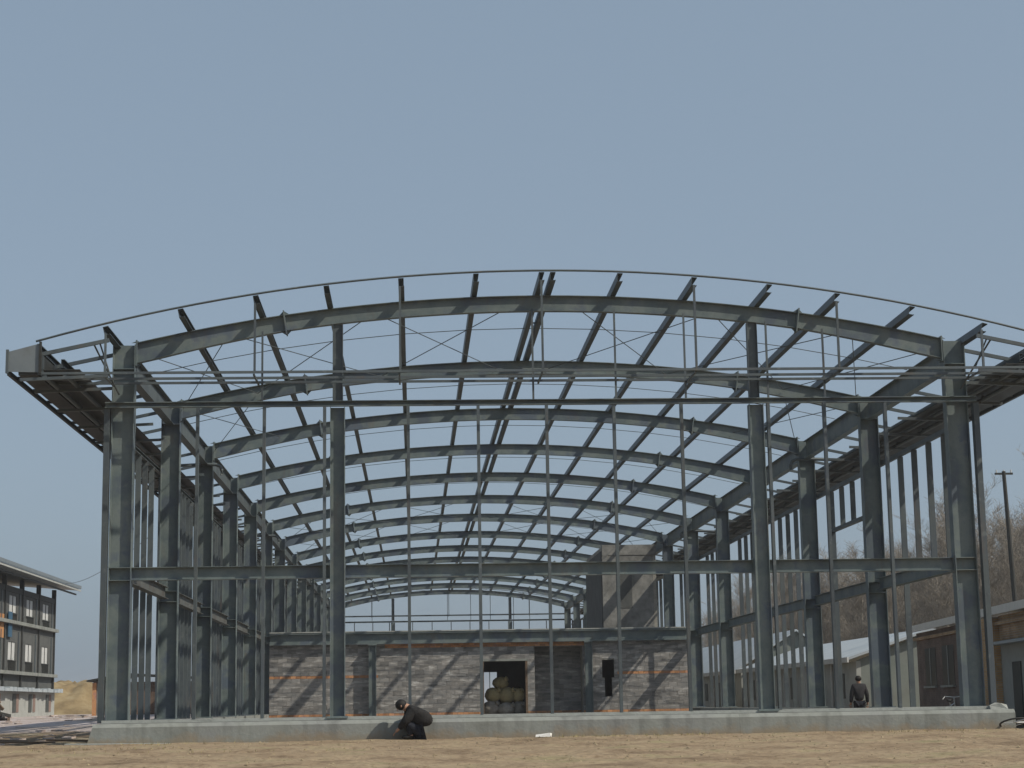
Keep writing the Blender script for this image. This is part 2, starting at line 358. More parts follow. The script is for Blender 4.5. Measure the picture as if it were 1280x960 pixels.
# ------------------------------------------------------------------ the steel hall
H = thing('steel_hall', 'big open grey steel frame hall with arched rafters and no cladding', 'steel hall frame')
FY = [8.4*i for i in range(7)]+[59.8, 68.9, 77.6, 86.3, 95.0, 103.8, 112.6]
XC, HW = .06, 9.87
RAD = 42.614; ZC = 10.36                       # top of rafter at the crown
def arc(x, off=0.0):
    """point on the arch: offset is along the arch normal"""
    cz = ZC-RAD; a = math.asin(x/RAD); return Vector((math.sin(a)*(RAD+off), 0, cz+math.cos(a)*(RAD+off)))
def anorm(x): a = math.asin(x/RAD); return Vector((math.sin(a), 0, math.cos(a)))

# columns: H section, web in the frame plane
def col_mesh():
    mb = MB(); mb.ibeam((0, 0, .53), (0, 0, 9.21), .52, .30, .018, .012, upv=(1, 0, 0)); return mb.mesh('column', STEEL)
cm = col_mesh(); bp_m = MB().box(-.33, .33, -.22, .22, .5, .535).mesh('base_plate', STEEL)
st_m = MB().box(-.24, .24, -.145, -.008, 0, .018).mesh('stiffener', STEEL)

for y in FY:
    for s in (-1, 1):
        o = put('column', cm, H, (XC+s*HW, y, -.002 if y == 0 else (-.02)))
        put('base_plate', bp_m, o)
        for zz in (3.685, 3.975, 8.62): put('stiffener', st_m, o, (0, 0, zz))
        if y == FY[-1]:
            for zz in (3.685, 3.975, 8.62): put('stiffener', st_m, o, (0, .153, zz))
# rafters: tapered welded I section in three lengths, joined with end plates
def rafter_mesh(x0, x1, n=14):
    mb = MB(); tf, tw, b = .016, .01, .18
    rows = []
    for i in range(n+1):
        x = x0+(x1-x0)*i/n; d = .38+.12*max(0, (abs(x)-6)/3.8)
        N_ = anorm(x) if abs(x) < E0-.01 else Vector((0, 0, 1)); P_ = arc(x); rows.append((P_, N_, d))
    prof = lambda d: [(-b/2, 0), (-b/2, -tf), (-tw/2, -tf), (-tw/2, -d+tf), (-b/2, -d+tf), (-b/2, -d), (b/2, -d), (b/2, -d+tf), (tw/2, -d+tf), (tw/2, -tf), (b/2, -tf), (b/2, 0)]
    vs = []; fs = []
    for P_, N_, d in rows:
        for y, k in prof(d): vs.append((P_.x+N_.x*k, y, P_.z+N_.z*k))
    for i in range(n):
        for j in range(12): k = (j+1) % 12; fs.append((i*12+j, i*12+k, (i+1)*12+k, (i+1)*12+j))
    fs.append(tuple(range(11, -1, -1))); fs.append(tuple(range(n*12, n*12+12)))
    mb.add(vs, fs); return mb.mesh('rafter', STEEL)
E0 = HW-.262
rm = [rafter_mesh(-E0, -6.17, 8), rafter_mesh(-6.13, 6.13, 20), rafter_mesh(6.17, E0, 8)]
def plate_mesh(x, ext=.1, t=.03, d=.38, wd=.28):
    N_ = anorm(x) if ext > .05 else Vector((0, 0, 1)); T = Vector((N_.z, 0, -N_.x)); P_ = arc(x); vs = []
    for sx_ in (-t/2, t/2):
        for y in (-wd/2, wd/2):
            for k in (ext, -d-ext): q = P_+T*sx_+N_*k; vs.append((q.x, y, q.z))
    mb = MB().add(vs, [(0, 1, 3, 2), (4, 6, 7, 5), (0, 4, 5, 1), (2, 3, 7, 6), (0, 2, 6, 4), (1, 5, 7, 3)]); 
    for sx_ in (-1, 1):      # gusset ribs above and below the plate
        for (k0, k1) in ((0, ext), (-d, -d-ext)):
            a = P_+T*sx_*t/2+N_*k0; b = P_+T*sx_*(t/2+.12)+N_*k0; c = P_+T*sx_*t/2+N_*k1
            vv = [(p.x, yy, p.z) for yy in (-.006, .006) for p in (a, b, c)]
            mb.add(vv, [(0, 1, 2), (3, 5, 4), (0, 3, 4, 1), (1, 4, 5, 2), (2, 5, 3, 0)])
    return mb.mesh('splice_plate', STEEL)
pm = [plate_mesh(-6.15), plate_mesh(6.15)]; pe = [plate_mesh(-E0+.02, .045, .034, .52), plate_mesh(E0-.02, .045, .034, .52)]
for y in FY:
    objs = [put('rafter', q, H, (XC, y, 0)) for q in rm]
    put('splice_plate', pm[0], objs[1]); put('splice_plate', pm[1], objs[1])
    put('end_plate', pe[0], objs[0]); put('end_plate', pe[1], objs[2])
# purlins, one length per bay, lapped on each rafter
PX = [-10.02, -8.35, -6.66, -5.06, -3.36, -1.64, -.13, .13, 1.68, 3.40, 5.14, 6.72, 8.46, 10.14]
YF, YB = -1.62, FY[-1]+1.6
spans = [(YF, FY[1])]+[(FY[i], FY[i+1]) for i in range(1, len(FY)-2)]+[(FY[-2], YB)]
pmesh = {}
for x in PX:
    N_ = anorm(x)
    for (a, b) in spans:
        L = round(b-a, 3)
        if L not in pmesh: mb = MB().chan((0, 0, 0), (0, L+.0, 0), .20, .125, .01); pmesh[L] = mb.mesh('purlin', PURL)
        P_ = arc(x, .104+.001)
        put('purlin', pmesh[L], H, (XC+P_.x, a+.004, P_.z-(.03 if abs(x) > 10 else 0)), (0, math.atan2(N_.x, N_.z), 0))
# sag rods between purlins (one arc of rod in every bay) and roof cross bracing
for (a, b) in zip(FY[:-1], FY[1:]):
    y = (a+b)/2
    pts = [(XC+arc(x, .08).x, y+(.12 if i % 2 else -.12)*0, arc(x, .08).z) for i, x in enumerate([-9.9]+PX[1:-1]+[9.9])]
    part('sag_rod', MB().path(pts, .011, 5), ROD, H)
cells = [(-9.6, -7.5), (-7.5, -4.1), (-4.0, -.75), (.75, 4.1), (4.1, 7.5), (7.5, 9.6)]
for bi in (0, 1, 5, 6, 12):
    a, b = FY[bi], FY[bi+1]
    for (x0, x1) in cells:
        if bi == 1 and abs(x0+x1) < 12: continue
        for (p, q) in ((x0, x1), (x1, x0)):
            A_, B_ = arc(p, -.22), arc(q, -.22)
            part('brace_rod', MB().tube((XC+A_.x, a+.05, A_.z), (XC+B_.x, b-.05, B_.z), .012, 5), ROD, H)
part('ridge_tie', MB().bar((XC-.13, 3.6, ZC+.1), (XC+.13, 3.6, ZC+.1), .03, .03), ROD, H)
# flange braces from purlin to rafter
fbm = MB().bar((0, 0, 0), (0, .42, .40), .04, .04).mesh('flange_brace', PURL)
for i in range(1, 9):
    for x in (5.14, 6.72, 8.46, -6.66, -8.35):
        P_ = arc(x, -.34); put('flange_brace', fbm, H, (XC+P_.x, FY[i]+.02, P_.z))
# eave beams and mid-height side girts, one length per bay
for s in (-1, 1):
    for (a, b) in zip(FY[:-1], FY[1:]):
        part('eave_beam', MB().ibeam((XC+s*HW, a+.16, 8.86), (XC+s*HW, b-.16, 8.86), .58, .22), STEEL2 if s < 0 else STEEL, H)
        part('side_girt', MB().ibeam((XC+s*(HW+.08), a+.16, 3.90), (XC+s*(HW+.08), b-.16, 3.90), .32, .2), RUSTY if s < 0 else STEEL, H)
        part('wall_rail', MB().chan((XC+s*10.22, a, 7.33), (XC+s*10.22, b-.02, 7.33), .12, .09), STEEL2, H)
# wall studs along the sides
stud = MB().bar((0, 0, .47), (0, 0, 7.27), .15, .06, (0, 1, 0)).mesh('wall_stud', STEEL2)
studL = MB().bar((0, 0, .47), (0, 0, 7.27), .20, .07, (0, 1, 0)).mesh('wall_stud', STEEL2)
studM = MB().bar((0, 0, .47), (0, 0, 7.27), .14, .06, (0, 1, 0)).mesh('wall_stud', STEEL2)
studlo = MB().bar((0, 0, .47), (0, 0, 3.6), .15, .06, (0, 1, 0)).mesh('wall_stud', STEEL2)
studtop = MB().bar((0, 0, 4.06), (0, 0, 7.27), .15, .06, (0, 1, 0)).mesh('wall_stud', STEEL2)
studhi = MB().bar((0, 0, 6.08), (0, 0, 7.27), .15, .06, (0, 1, 0)).mesh('wall_stud', STEEL2)
for s in (-1, 1):
    for bi, (a, b) in enumerate(zip(FY[:-1], FY[1:])):
        n = 6 if s > 0 else (7 if bi < 1 else 9)
        for k in range(1, n):
            y = a+(b-a)*k/n+(.1 if s < 0 else -.45)
            if s < 0: put('wall_stud', studL if bi else studM, H, (XC+s*10.24, y, 0)); continue
            if s > 0 and bi == 0 and k in (2, 3, 4):
                put('wall_stud', studtop, H, (XC+s*10.24, y, 0)); continue
            if s > 0 and bi == 1 and k in (3, 4):
                put('wall_stud', studhi, H, (XC+s*10.24, y, 0)); continue
            put('wall_stud', stud, H, (XC+s*10.24, y, 0))
part('window_rail', MB().bar((10.3, 10.8, 6.03), (10.3, 15.2, 6.03), .15, .1), STEEL2, H)
# gable frames, front and rear
def gable(y, sg):
    """sg = -1 the front gable (members face -y), +1 the rear one"""
    e = .16*sg
    for x in (-4.82, 5.06):
        q = MB().ibeam((x, y+e, .53), (x, y+e, 7.66), .34, .28, .014, .01, upv=(1, 0, 0)); o = part('gable_post', q, STEEL, H)
        z1 = arc(x-XC, -.40).z
        part('post_head', MB().ibeam((x, y+e*.2, 7.82), (x, y+e*.2, z1), .24, .18, .012, .009, upv=(1, 0, 0)), STEEL2, o)
        part('base_plate', MB().box(x-.24, x+.24, y+e-.2, y+e+.2, .5, .545), STEEL, o)
    xs_ = [-9.86+.28, -4.82-.175, -4.82+.175, 5.06-.175, 5.06+.175, 9.66]
    for i in (0, 2, 4):
        gb = part('gable_beam', MB().ibeam((xs_[i]+.013, y-.02*sg, 3.84), (xs_[i+1]-.013, y-.02*sg, 3.84), .30, .22), STEEL, H)
        for xe in (xs_[i]+.006, xs_[i+1]-.006): part('end_plate', MB().box(xe-.006, xe+.006, y-.02*sg-.14, y-.02*sg+.14, 3.65, 4.03), STEEL, gb)
    part('gable_rail', MB().chan((-10.2, y+e*1.6, 7.745), (10.36, y+e*1.6, 7.745), .13, .12, .01), STEEL, H)
    for x in (-8.06, -6.52, -5.12, -3.17, -1.53, .08, 1.67, 3.27, 5.34, 6.68, 8.14):
        part('gable_stud', MB().bar((x, y+e*1.6, .53), (x, y+e*1.6, 7.67), .07, .14, (0, 1, 0)), STEEL2, H)
    for x, wd in ((-10.16, .13), (10.36, .13)):
        part('corner_stud', MB().bar((x, y+e*.9, .47), (x, y+e*.9, 7.67), wd, .2, (0, 1, 0)), STEEL2, H)
    # canopy soffit rails and hangers
    yo = y+1.6*sg
    for yy in (yo, y+.85*sg, y+.26*sg):
        part('soffit_rail', MB().bar((-11.5, yy, 8.26), (11.62, yy, 8.26), .05, .055), STEEL2, H)
    for x in (-10.02, -6.66, -3.36, -.10, 3.44, 6.76, 10.14):
        zt = arc(x-XC if abs(x) < 10.1 else x, .02).z
        part('hanger', MB().bar((x+.02, yo+.001, 8.29), (x+.02, yo+.001, zt), .05, .05), STEEL2, H)
        part('soffit_tie', MB().bar((x, yo-.03*sg, 8.21), (x, y+.2*sg, 8.21), .04, .04), STEEL2, H)
    for x in (-6.58, -.22, 1.74, 3.4, 5.37, 6.73):
        part('hanger', MB().bar((x, y+.22*sg, 7.82), (x, y+.22*sg, arc(x-XC, -.36).z), .045, .045), STEEL2, H)
    pts = [(XC+arc(x, .245).x, yo, arc(x, .245).z) for x in np.linspace(-11.55, 11.55, 40)]
    part('verge_rail', MB().path(pts, .026, 4), STEEL2, H)
gable(0, -1); gable(FY[-1], 1)
# side canopies: trough along the outside of both eaves with outriggers back to the columns
for s in (-1, 1):
    X = lambda v: XC+s*v
    # end panels of the gutter box
    for yy in (YF-.02, YB):
        q = MB(); q.add([(X(11.53), yy, 8.28), (X(12.2), yy, 8.30), (X(12.2), yy, 8.76), (X(11.53), yy, 8.94), (X(11.53), yy+.02, 8.28), (X(12.2), yy+.02, 8.30), (X(12.2), yy+.02, 8.76), (X(11.53), yy+.02, 8.94)],
              [(0, 1, 2, 3), (7, 6, 5, 4), (0, 4, 5, 1), (1, 5, 6, 2), (2, 6, 7, 3), (3, 7, 4, 0)])
        o = part('gutter_end', q, SHEET, H)
        part('edge_trim', MB().bar((X(12.23), yy-.012, 8.26), (X(12.23), yy-.012, 8.8), .06, .07, (0, 1, 0)), STEEL2, o)
        part('edge_trim', MB().bar((X(11.5), yy-.012, 8.25), (X(11.5), yy-.012, 8.98), .05, .07, (0, 1, 0)), DARKSTEEL, o)
    bays = [(YF, FY[1])]+[(FY[i], FY[i+1]) for i in range(1, len(FY)-2)]+[(FY[-2], YB)]
    for (a, b) in bays:
        a += .005; b -= .005
        part('gutter', MB().add([(X(11.58), a, 8.24), (X(11.98), a, 8.22), (X(12.02), a, 8.62), (X(11.52), a, 8.74), (X(11.58), b, 8.24), (X(11.98), b, 8.22), (X(12.02), b, 8.62), (X(11.52), b, 8.74)],
             [(0, 1, 2, 3), (7, 6, 5, 4), (0, 4, 5, 1), (1, 5, 6, 2), (3, 7, 4, 0)]), DARKSTEEL, H)
        part('canopy_rail', MB().bar((X(12.2), a, 8.27), (X(12.2), b, 8.27), .07, .10), DARKSTEEL, H)
        part('canopy_tube', MB().tube((X(11.40), a, 8.20), (X(11.40), b, 8.20), .055, 8), STEEL2, H)
        part('canopy_tube', MB().tube((X(10.95), a, 8.24), (X(10.95), b, 8.24), .05, 8), STEEL2, H)
        part('canopy_purlin', MB().chan((X(11.0), a, 8.48), (X(11.0), b, 8.48), .2, .08), PURL, H)
        part('canopy_soffit', MB().box(min(X(10.62), X(11.57)), max(X(10.62), X(11.57)), a, b, 8.33, 8.35), DARKSTEEL, H)
        part('canopy_purlin', MB().chan((X(11.55), a, 8.86), (X(11.55), b, 8.86), .16, .07), PURL, H)
        n = 6
        for k in range(n):
            y = a+(b-a)*(k+.5)/n
            part('canopy_clip', MB().bar((X(11.98), y, 8.3), (X(12.17), y, 8.3), .05, .07), DARKSTEEL, H)
    ys_ = [YF+.03]+[v for a, b in zip(FY[:-1], FY[1:]) for v in (a+.03, a+(b-a)/3, a+(b-a)*2/3)]+[FY[-1]]
    ot = MB().bar((X(9.98), 0, 9.02), (X(11.5), 0, 8.70), .06, .085).mesh('outrigger', STEEL2)
    ob = MB().bar((X(9.98), 0, 8.2), (X(11.95), 0, 8.12), .06, .07).mesh('outrigger_tie', STEEL2)
    os_ = MB().bar((X(11.45), 0, 8.2), (X(11.45), 0, 8.66), .05, .05); os_ = os_.mesh('outrigger_strut', STEEL2)
    for y in ys_:
        o = put('outrigger', ot, H, (0, y, 0)); put('outrigger_tie', ob, o); put('outrigger_strut', os_, o)
    for i in (2, 5, 8):
        y = FY[i]-.22
        pts = [(X(11.3), y, 8.5), (X(9.9), y, 8.56), (X(9.5), y, 8.55), (X(9.36), y, 8.49), (X(9.31), y, 8.36), (X(9.31), y, 8.2)]
        part('drain_pipe', MB().path(pts, .055, 8), STEEL2, H)
    part('corner_brace', MB().tube((X(10.35), YF+.05, 8.98), (X(9.95), -.25, 8.0), .022, 6), ROD, H)
# corner diagonal of the front canopy
part('corner_brace', MB().tube((-10.14, -1.55, 8.98), (-9.92, -1.5, 8.3), .02, 6), ROD, H)
part('corner_brace', MB().tube((10.3, -1.55, 8.98), (10.0, -1.5, 8.3), .02, 6), ROD, H)

# ------------------------------------------------------------------ block wall inside the hall
BW = thing('block_wall', 'grey concrete block wall with bands of orange brick and a dark doorway, inside the hall', 'wall')
WY = 41.5
rows = []; z = .22
for k in range(2): rows.append((z, .10, 'b', [(-9.62, 9.5)])); z += .105
for k in range(8): rows.append((z, .195, 'g', [(-9.62, 9.5)])); z += .2
rows.append((z, .115, 'mixed', [(-9.62, 9.5)])); z += .12
for k in range(6): rows.append((z, .195, 'g', [(-9.62, 9.5)])); z += .2
for k in range(2): rows.append((z, .085, 'top', [(-9.62, 9.5)])); z += .09
WTOP = z
openings = [(.1, 1.99, 0, 2.68), (5.51, 6.06, 1.88, 2.68), (5.62, 5.95, .95, 1.88), (2.42, 4.62, 0, 3.32)]
def sub(iv, a, b):
    out = []
    for (p, q) in iv:
        if b <= p or a >= q: out.append((p, q)); continue
        if a > p: out.append((p, a))
        if b < q: out.append((b, q))
    return out
unit = {}
for nm, M_ in (('block', BLOCK), ('brick', OBRICK)): unit[nm] = MB().box(0, 1, -.5, .5, 0, 1).mesh(nm, M_)
pieces = []; rest = {'block': MB(), 'brick': MB()}
def tile(x0, x1, z0, h, kind, L, y, stag):
    x = x0-(L/2 if stag else 0)
    while x < x1-.02:
        a, b = max(x, x0), min(x+L, x1)
        if b-a > .05: pieces.append((kind, a+.006, b-.006, z0, h, y+random.uniform(-.008, .008)))
        x += L
for ri, (z0, h, kd, iv) in enumerate(rows):
    ivs = iv
    for (a, b, c, d) in openings:
        if z0+h*.5 > c and z0+h*.5 < d: ivs = sub(ivs, a, b)
    segs = []
    for (p, q) in ivs:
        if kd == 'g': segs.append((p, q, 'block', .4))
        elif kd == 'b': segs.append((p, q, 'brick' , .24))
        elif kd == 'mixed':
            for (u, v, kk) in ((-9.62, -4.7, 'brick'), (-4.7, 6.2, 'block'), (6.2, 9.5, 'brick')):
                a, b = max(p, u), min(q, v)
                if b > a: segs.append((a, b, kk, .24 if kk == 'brick' else .4))
        else:
            for (u, v, kk) in ((-9.62, -4.4, 'block'), (-4.4, 4.7, 'brick'), (4.7, 9.5, 'block')):
                a, b = max(p, u), min(q, v)
                if b > a: segs.append((a, b, kk, .24 if kk == 'brick' else .4))
    for (p, q, kk, L) in segs: tile(p, q, z0, h, kk, L, WY, ri % 2)
    if z0 < 3.32: tile(2.42, 4.62, z0, h, 'brick' if (kd == 'b') else 'block', .24 if kd == 'b' else .4, WY+1.15, ri % 2)
blocks = [p for p in pieces if p[0] == 'block']; bricks = [p for p in pieces if p[0] == 'brick']
random.shuffle(blocks)
cnt = {'block': 0, 'brick': 0}
for (kk, a, b, z0, h, y) in blocks+bricks:
    if cnt[kk] < 295 and (kk == 'block'):
        put('block', unit[kk], BW, (a, y+.05, z0), (0, 0, 0), (b-a, .1, h)); cnt[kk] += 1
    elif kk == 'brick' and cnt[kk] < 290:
        put('brick', unit[kk], BW, (a, y+.05, z0), (0, 0, 0), (b-a, .1, h)); cnt[kk] += 1
    else: rest[kk].box(a, b, y, y+.1, z0, z0+h)
if rest['block'].v: part('block', rest['block'], BLOCK, BW, kind='stuff')
if rest['brick'].v: part('brick', rest['brick'], OBRICK, BW, kind='stuff')
# mortar bed behind the pieces, with the same openings
q = MB()
for (a, b, c, d) in [(-9.62, .1, .2, WTOP), (1.99, 2.42, .2, WTOP), (.1, 1.99, 2.68, WTOP), (2.42, 4.62, 3.33, WTOP), (4.62, 5.51, .2, WTOP), (6.06, 9.5, .2, WTOP),
                     (5.51, 6.06, 2.68, WTOP), (5.51, 5.62, .2, 1.88), (5.95, 6.06, .2, 1.88), (5.62, 5.95, .2, .95)]:
    q.box(a, b, WY+.018, WY+.19, c, d-.003)
q.box(2.42, 4.62, WY+1.17, WY+1.34, .2, 3.33); q.box(2.3, 2.42, WY+.192, WY+1.34, .2, 3.33); q.box(4.62, 4.74, WY+.192, WY+1.34, .2, 3.33); q.box(2.3, 4.74, WY+.192, WY+1.34, 3.335, 3.45)
part('mortar', q, MORTAR, BW)
q = MB(); q.box(-.05, 2.12, WY-.03, WY+.3, 2.69, 2.78); part('lintel', q, CONC, BW)
for (a, b) in ((.0, .1), (1.99, 2.09)): part('door_jamb', MB().box(a, b-.003, WY-.02, WY+.26, .2, 2.685), WOOD, BW)
# store room behind the doorway
q = MB(); q.box(-3.2, -3.0, WY+.2, WY+6, .2, 3.5); q.box(6.8, 7.0, WY+.2, WY+6, .2, 3.5); q.box(-3.0, .25, WY+5.8, WY+6, .2, 3.5); q.box(.95, 6.8, WY+5.8, WY+6, .2, 3.5)
q.box(.25, .95, WY+5.8, WY+6, 2.3, 3.5)
part('room_wall', q, DARKMAS, BW)
part('room_roof', MB().box(-3.2, 7.0, WY+.2, WY+6, 3.5, 3.62), CONC, BW)
# steel posts and beam carrying the wall head
bt = thing('wall_head_beam', 'grey steel I beam on two posts along the top of the block wall', 'steel beam')
part('beam', MB().ibeam((-9.6, WY-.1, 3.80), (9.6, WY-.1, 3.80), .54, .3, .07, .02), STEEL, bt)
part('pale_flange_strip', MB().box(-9.6, 9.6, WY-.27, WY+.07, 4.072, 4.12), CONC2, bt)  # pale strip added on top to give the beam its light top flange
for x in (-4.95, 4.87):
    o = part('post', MB().ibeam((x, WY-.28, .2), (x, WY-.28, 3.52), .34, .2, .03, .02, upv=(1, 0, 0)), STEEL, bt)
    part('cap_plate', MB().box(x-.2, x+.2, WY-.42, WY-.13, 3.47, 3.525), STEEL, o)

# sacks in the doorway
sk = [(.45, 43.3, .55, .36, .42, .36), (1.15, 43.2, .5, .38, .4, .32), (1.75, 43.4, .52, .32, .4, .34), (.55, 43.4, 1.18, .34, .36, .33), (1.2, 43.5, 1.15, .36, .36, .36), (1.72, 43.6, 1.15, .3, .3, .32), (.92, 43.6, 1.72, .34, .32, .28)]
lab = ['grey sack at the bottom left of the heap in the doorway', 'grey sack at the bottom middle of the heap in the doorway', 'grey sack at the bottom right of the heap in the doorway',
       'round straw coloured sack, left of the middle row in the doorway', 'round straw coloured sack, centre of the middle row in the doorway', 'round straw coloured sack, right of the middle row in the doorway', 'brownish sack lying on top of the heap in the doorway']
GSACK = mat('grey_sack', [(.20, .19, .17), (.32, .30, .27)], 5, .95, .5, 18, island=.2)
for i, (x, y, z, a, b, c) in enumerate(sk):
    t = thing('sack', lab[i], 'sack', (x, y-.55, z-c), random.uniform(-.3, .3), 'sacks heaped in the doorway')
    part('bag', MB().ball((0, 0, c), a*1.12, b, c*1.05, 14, 9, .05), GSACK if i < 3 else SACK, t, True)
    part('tied_neck', MB().tube((a*.5, -b*.5, c*1.5), (a*.8, -b*.75, c*1.75), .07, 6, .12), GSACK if i < 3 else SACK, t)

# ------------------------------------------------------------------ stair tower
ST = thing('stair_tower', 'tall rough grey masonry tower standing inside the hall on the right', 'tower')
q = MB(); q.box(7.0, 9.5, 53, 53.25, .2, 8.85); q.box(6.86, 7.0, 53, 62, .2, 8.85); q.box(9.5, 9.64, 53, 62, .2, 8.85); q.box(7.0, 9.5, 61.8, 62, .2, 8.85)
part('wall', q, TOWERBR, ST)
part('plaster_face', MB().box(7.02, 9.48, 52.955, 52.997, .2, 8.32), PLASTER, ST)
part('top_band', MB().box(6.82, 9.66, 52.93, 53.3, 8.36, 8.9), PLASTER, ST)
part('corner_pier', MB().box(6.80, 7.12, 52.90, 53.0, .2, 8.35), PLASTER, ST)
part('blocked_window', MB().box(7.55, 8.35, 52.935, 52.952, 5.6, 7.75), DARKMAS, ST)
part('shaded_side_sheet', MB().box(6.78, 6.855, 53.3, 61.9, .2, 8.6), DARKMAS, ST)  # dark sheet added over the tower's left side, shade put into its colour

# ------------------------------------------------------------------ people
def skin_obj(name, nodes_, edges, material, parent, root=0, sub=2, mirror=False):
    me = bpy.data.meshes.new(name+'_rig'); me.from_pydata([n[:3] for n in nodes_], edges, [])
    o = bpy.data.objects.new(name, me); COL.objects.link(o)
    o.modifiers.new('Skin', 'SKIN'); sv = me.skin_vertices[0].data
    for i, n in enumerate(nodes_):
        r = n[3]; sv[i].radius = (r, n[4] if len(n) > 4 else r); sv[i].use_root = (i == root)
    ss = o.modifiers.new('Sub', 'SUBSURF'); ss.levels = sub; ss.render_levels = sub
    dg = bpy.context.evaluated_depsgraph_get(); ev = o.evaluated_get(dg)
    m2 = bpy.data.meshes.new_from_object(ev); m2.materials.clear(); m2.materials.append(material); m2.shade_smooth()
    COL.objects.unlink(o); bpy.data.objects.remove(o)
    return m2
def hand_geo(mb, w_, d, side):
    """palm end w_, direction d, side vector: fingers and thumb as tapered bent tubes"""
    d = Vector(d).normalized(); side = Vector(side).normalized(); nrm = d.cross(side)
    for k, L in enumerate((.065, .08, .075, .058)):
        b = Vector(w_)+side*(-.03+.02*k); m1 = b+d*L*.55+nrm*.006; m2_ = b+d*L+nrm*.025
        mb.tube(b, m1, .010, 6, .009); mb.tube(m1, m2_, .009, 6, .007)
    b = Vector(w_)-d*.05-side*.03; m1 = b-side*.025+d*.02; mb.tube(b, m1, .012, 6, .010); mb.tube(m1, m1+d*.03, .010, 6, .008)
def person(label, loc, nodes_, E_, cloth, rz=0, jm=JACKET, tm=TROUS, face=(-1, 0, 0), hair=None):
    """nodes_: dict name -> (x,y,z,r); cloth: (jacket names, trouser names)"""
    T = thing('person', label, 'person', loc, rz)
    names = list(nodes_); idx = {n: i for i, n in enumerate(names)}
    CL = {'pelvis': .48, 'spine': .5, 'chest': .55}
    body = skin_obj('body', [(*nodes_[n][:3], nodes_[n][3]*(CL.get(n, .72 if n[:2] in ('sh', 'el', 'hi', 'kn', 'an') else 1))) for n in names], [(idx[a], idx[b]) for a, b in E_], SKIN, T, idx['pelvis'])
    # features and fingers joined on the body surface
    mb = MB(); f = Vector(face).normalized(); hd = Vector(nodes_['head'][:3]); hr = nodes_['head'][3]; side = f.cross(Vector((0, 0, 1))).normalized(); upf = side.cross(f).normalized()
    mb.tube(hd+f*hr*.85+upf*.01, hd+f*(hr+.022)-upf*.025, .008, 6, .014)
    for s in (-1, 1): mb.ball(hd+side*s*(hr*.95), .016, .022, .03, 8, 5); mb.ball(hd+f*hr*.88+side*s*.032+upf*.012, .012, .012, .009, 8, 5)
    mb.ball(hd+f*hr*.93-upf*.052, .012, .024, .007, 8, 5)
    for s in ('l', 'r'):
        if 'hand_'+s in nodes_:
            h = Vector(nodes_['hand_'+s][:3]); wv = Vector(nodes_['wrist_'+s][:3]); d = h-wv
            hand_geo(mb, h+d.normalized()*.025, d, d.cross(f).normalized() if abs(d.normalized().dot(f)) < .9 else (0, 1, 0))
    tmp = mb.mesh('tmp', SKIN, True)
    import bmesh
    bm = bmesh.new(); bm.from_mesh(body); bm.from_mesh(tmp); bm.to_mesh(body); bm.free(); bpy.data.meshes.remove(tmp)
    put('body', body, T)
    for nm, keys, add, M_ in (('jacket', cloth[0], .022, jm), ('trousers', cloth[1], .018, tm)):
        ks = [k for k in names if k in keys]; ii = {k: i for i, k in enumerate(ks)}
        ee = [(ii[a], ii[b]) for a, b in E_ if a in ii and b in ii]
        nd = [(*nodes_[k][:3], (nodes_[k][3]+add)*(.84 if (k == 'pelvis' and nm == 'trousers') else 1)) for k in ks]
        put(nm, skin_obj(nm, nd, ee, M_, T, ii['pelvis']), T)
    for s in ('l', 'r'):
        a, t = Vector(nodes_['ankle_'+s][:3]), Vector(nodes_['toe_'+s][:3])
        q = MB(); q.ball((a*.45+t*.55)+Vector((0, 0, -.01)), .14 if abs(t.x-a.x) > abs(t.y-a.y) else .055, .055 if abs(t.x-a.x) > abs(t.y-a.y) else .14, .05, 10, 6)
        part('shoe', q, SHOE, T, True)
    q = MB(); c = hd-f*.016+upf*.026; q.ball(c, hr*1.08, hr*1.08, hr*1.02, 14, 9, .03)
    part('hair', q, HAIR, T, True)
    return T
E_ = [('pelvis', 'spine'), ('spine', 'chest'), ('chest', 'neck'), ('neck', 'head')]
for s in 'lr':
    E_ += [('chest', 'sh_'+s), ('sh_'+s, 'el_'+s), ('el_'+s, 'wrist_'+s), ('wrist_'+s, 'hand_'+s), ('pelvis', 'hip_'+s), ('hip_'+s, 'knee_'+s), ('knee_'+s, 'ankle_'+s), ('ankle_'+s, 'toe_'+s)]
sq = {'pelvis': (.24, 0, .27, .24), 'spine': (.26, 0, .46, .27), 'chest': (.10, 0, .60, .23), 'neck': (-.09, 0, .72, .08), 'head': (-.225, 0, .745, .122)}
for s, k in (('l', -1), ('r', 1)):
    sq['sh_'+s] = (.02, .20*k, .60, .11); sq['el_'+s] = (-.14, .24*k, .40, .085); sq['wrist_'+s] = (-.28, .14*k, .25, .036); sq['hand_'+s] = (-.35, .11*k, .18, .036)
    sq['hip_'+s] = (.15, .12*k, .21, .125); sq['knee_'+s] = (-.10, .15*k, .36, .12); sq['ankle_'+s] = (.02, .13*k, .10, .05); sq['toe_'+s] = (-.17, .15*k, .05, .04)
J = ('pelvis', 'spine', 'chest', 'neck', 'sh_l', 'sh_r', 'el_l', 'el_r', 'wrist_l', 'wrist_r'); Tt = ('pelvis', 'hip_l', 'hip_r', 'knee_l', 'knee_r', 'ankle_l', 'ankle_r')
person('person in a black jacket squatting with head bowed in front of the concrete plinth', (-3.14, -1.10, .0), sq, E_, (J, Tt), face=(-.75, 0, -.66))
sdn = {'pelvis': (0, 0, .92, .13), 'spine': (0, 0, 1.12, .15), 'chest': (0, 0, 1.32, .17), 'neck': (0, .02, 1.49, .055), 'head': (0, .035, 1.62, .095)}
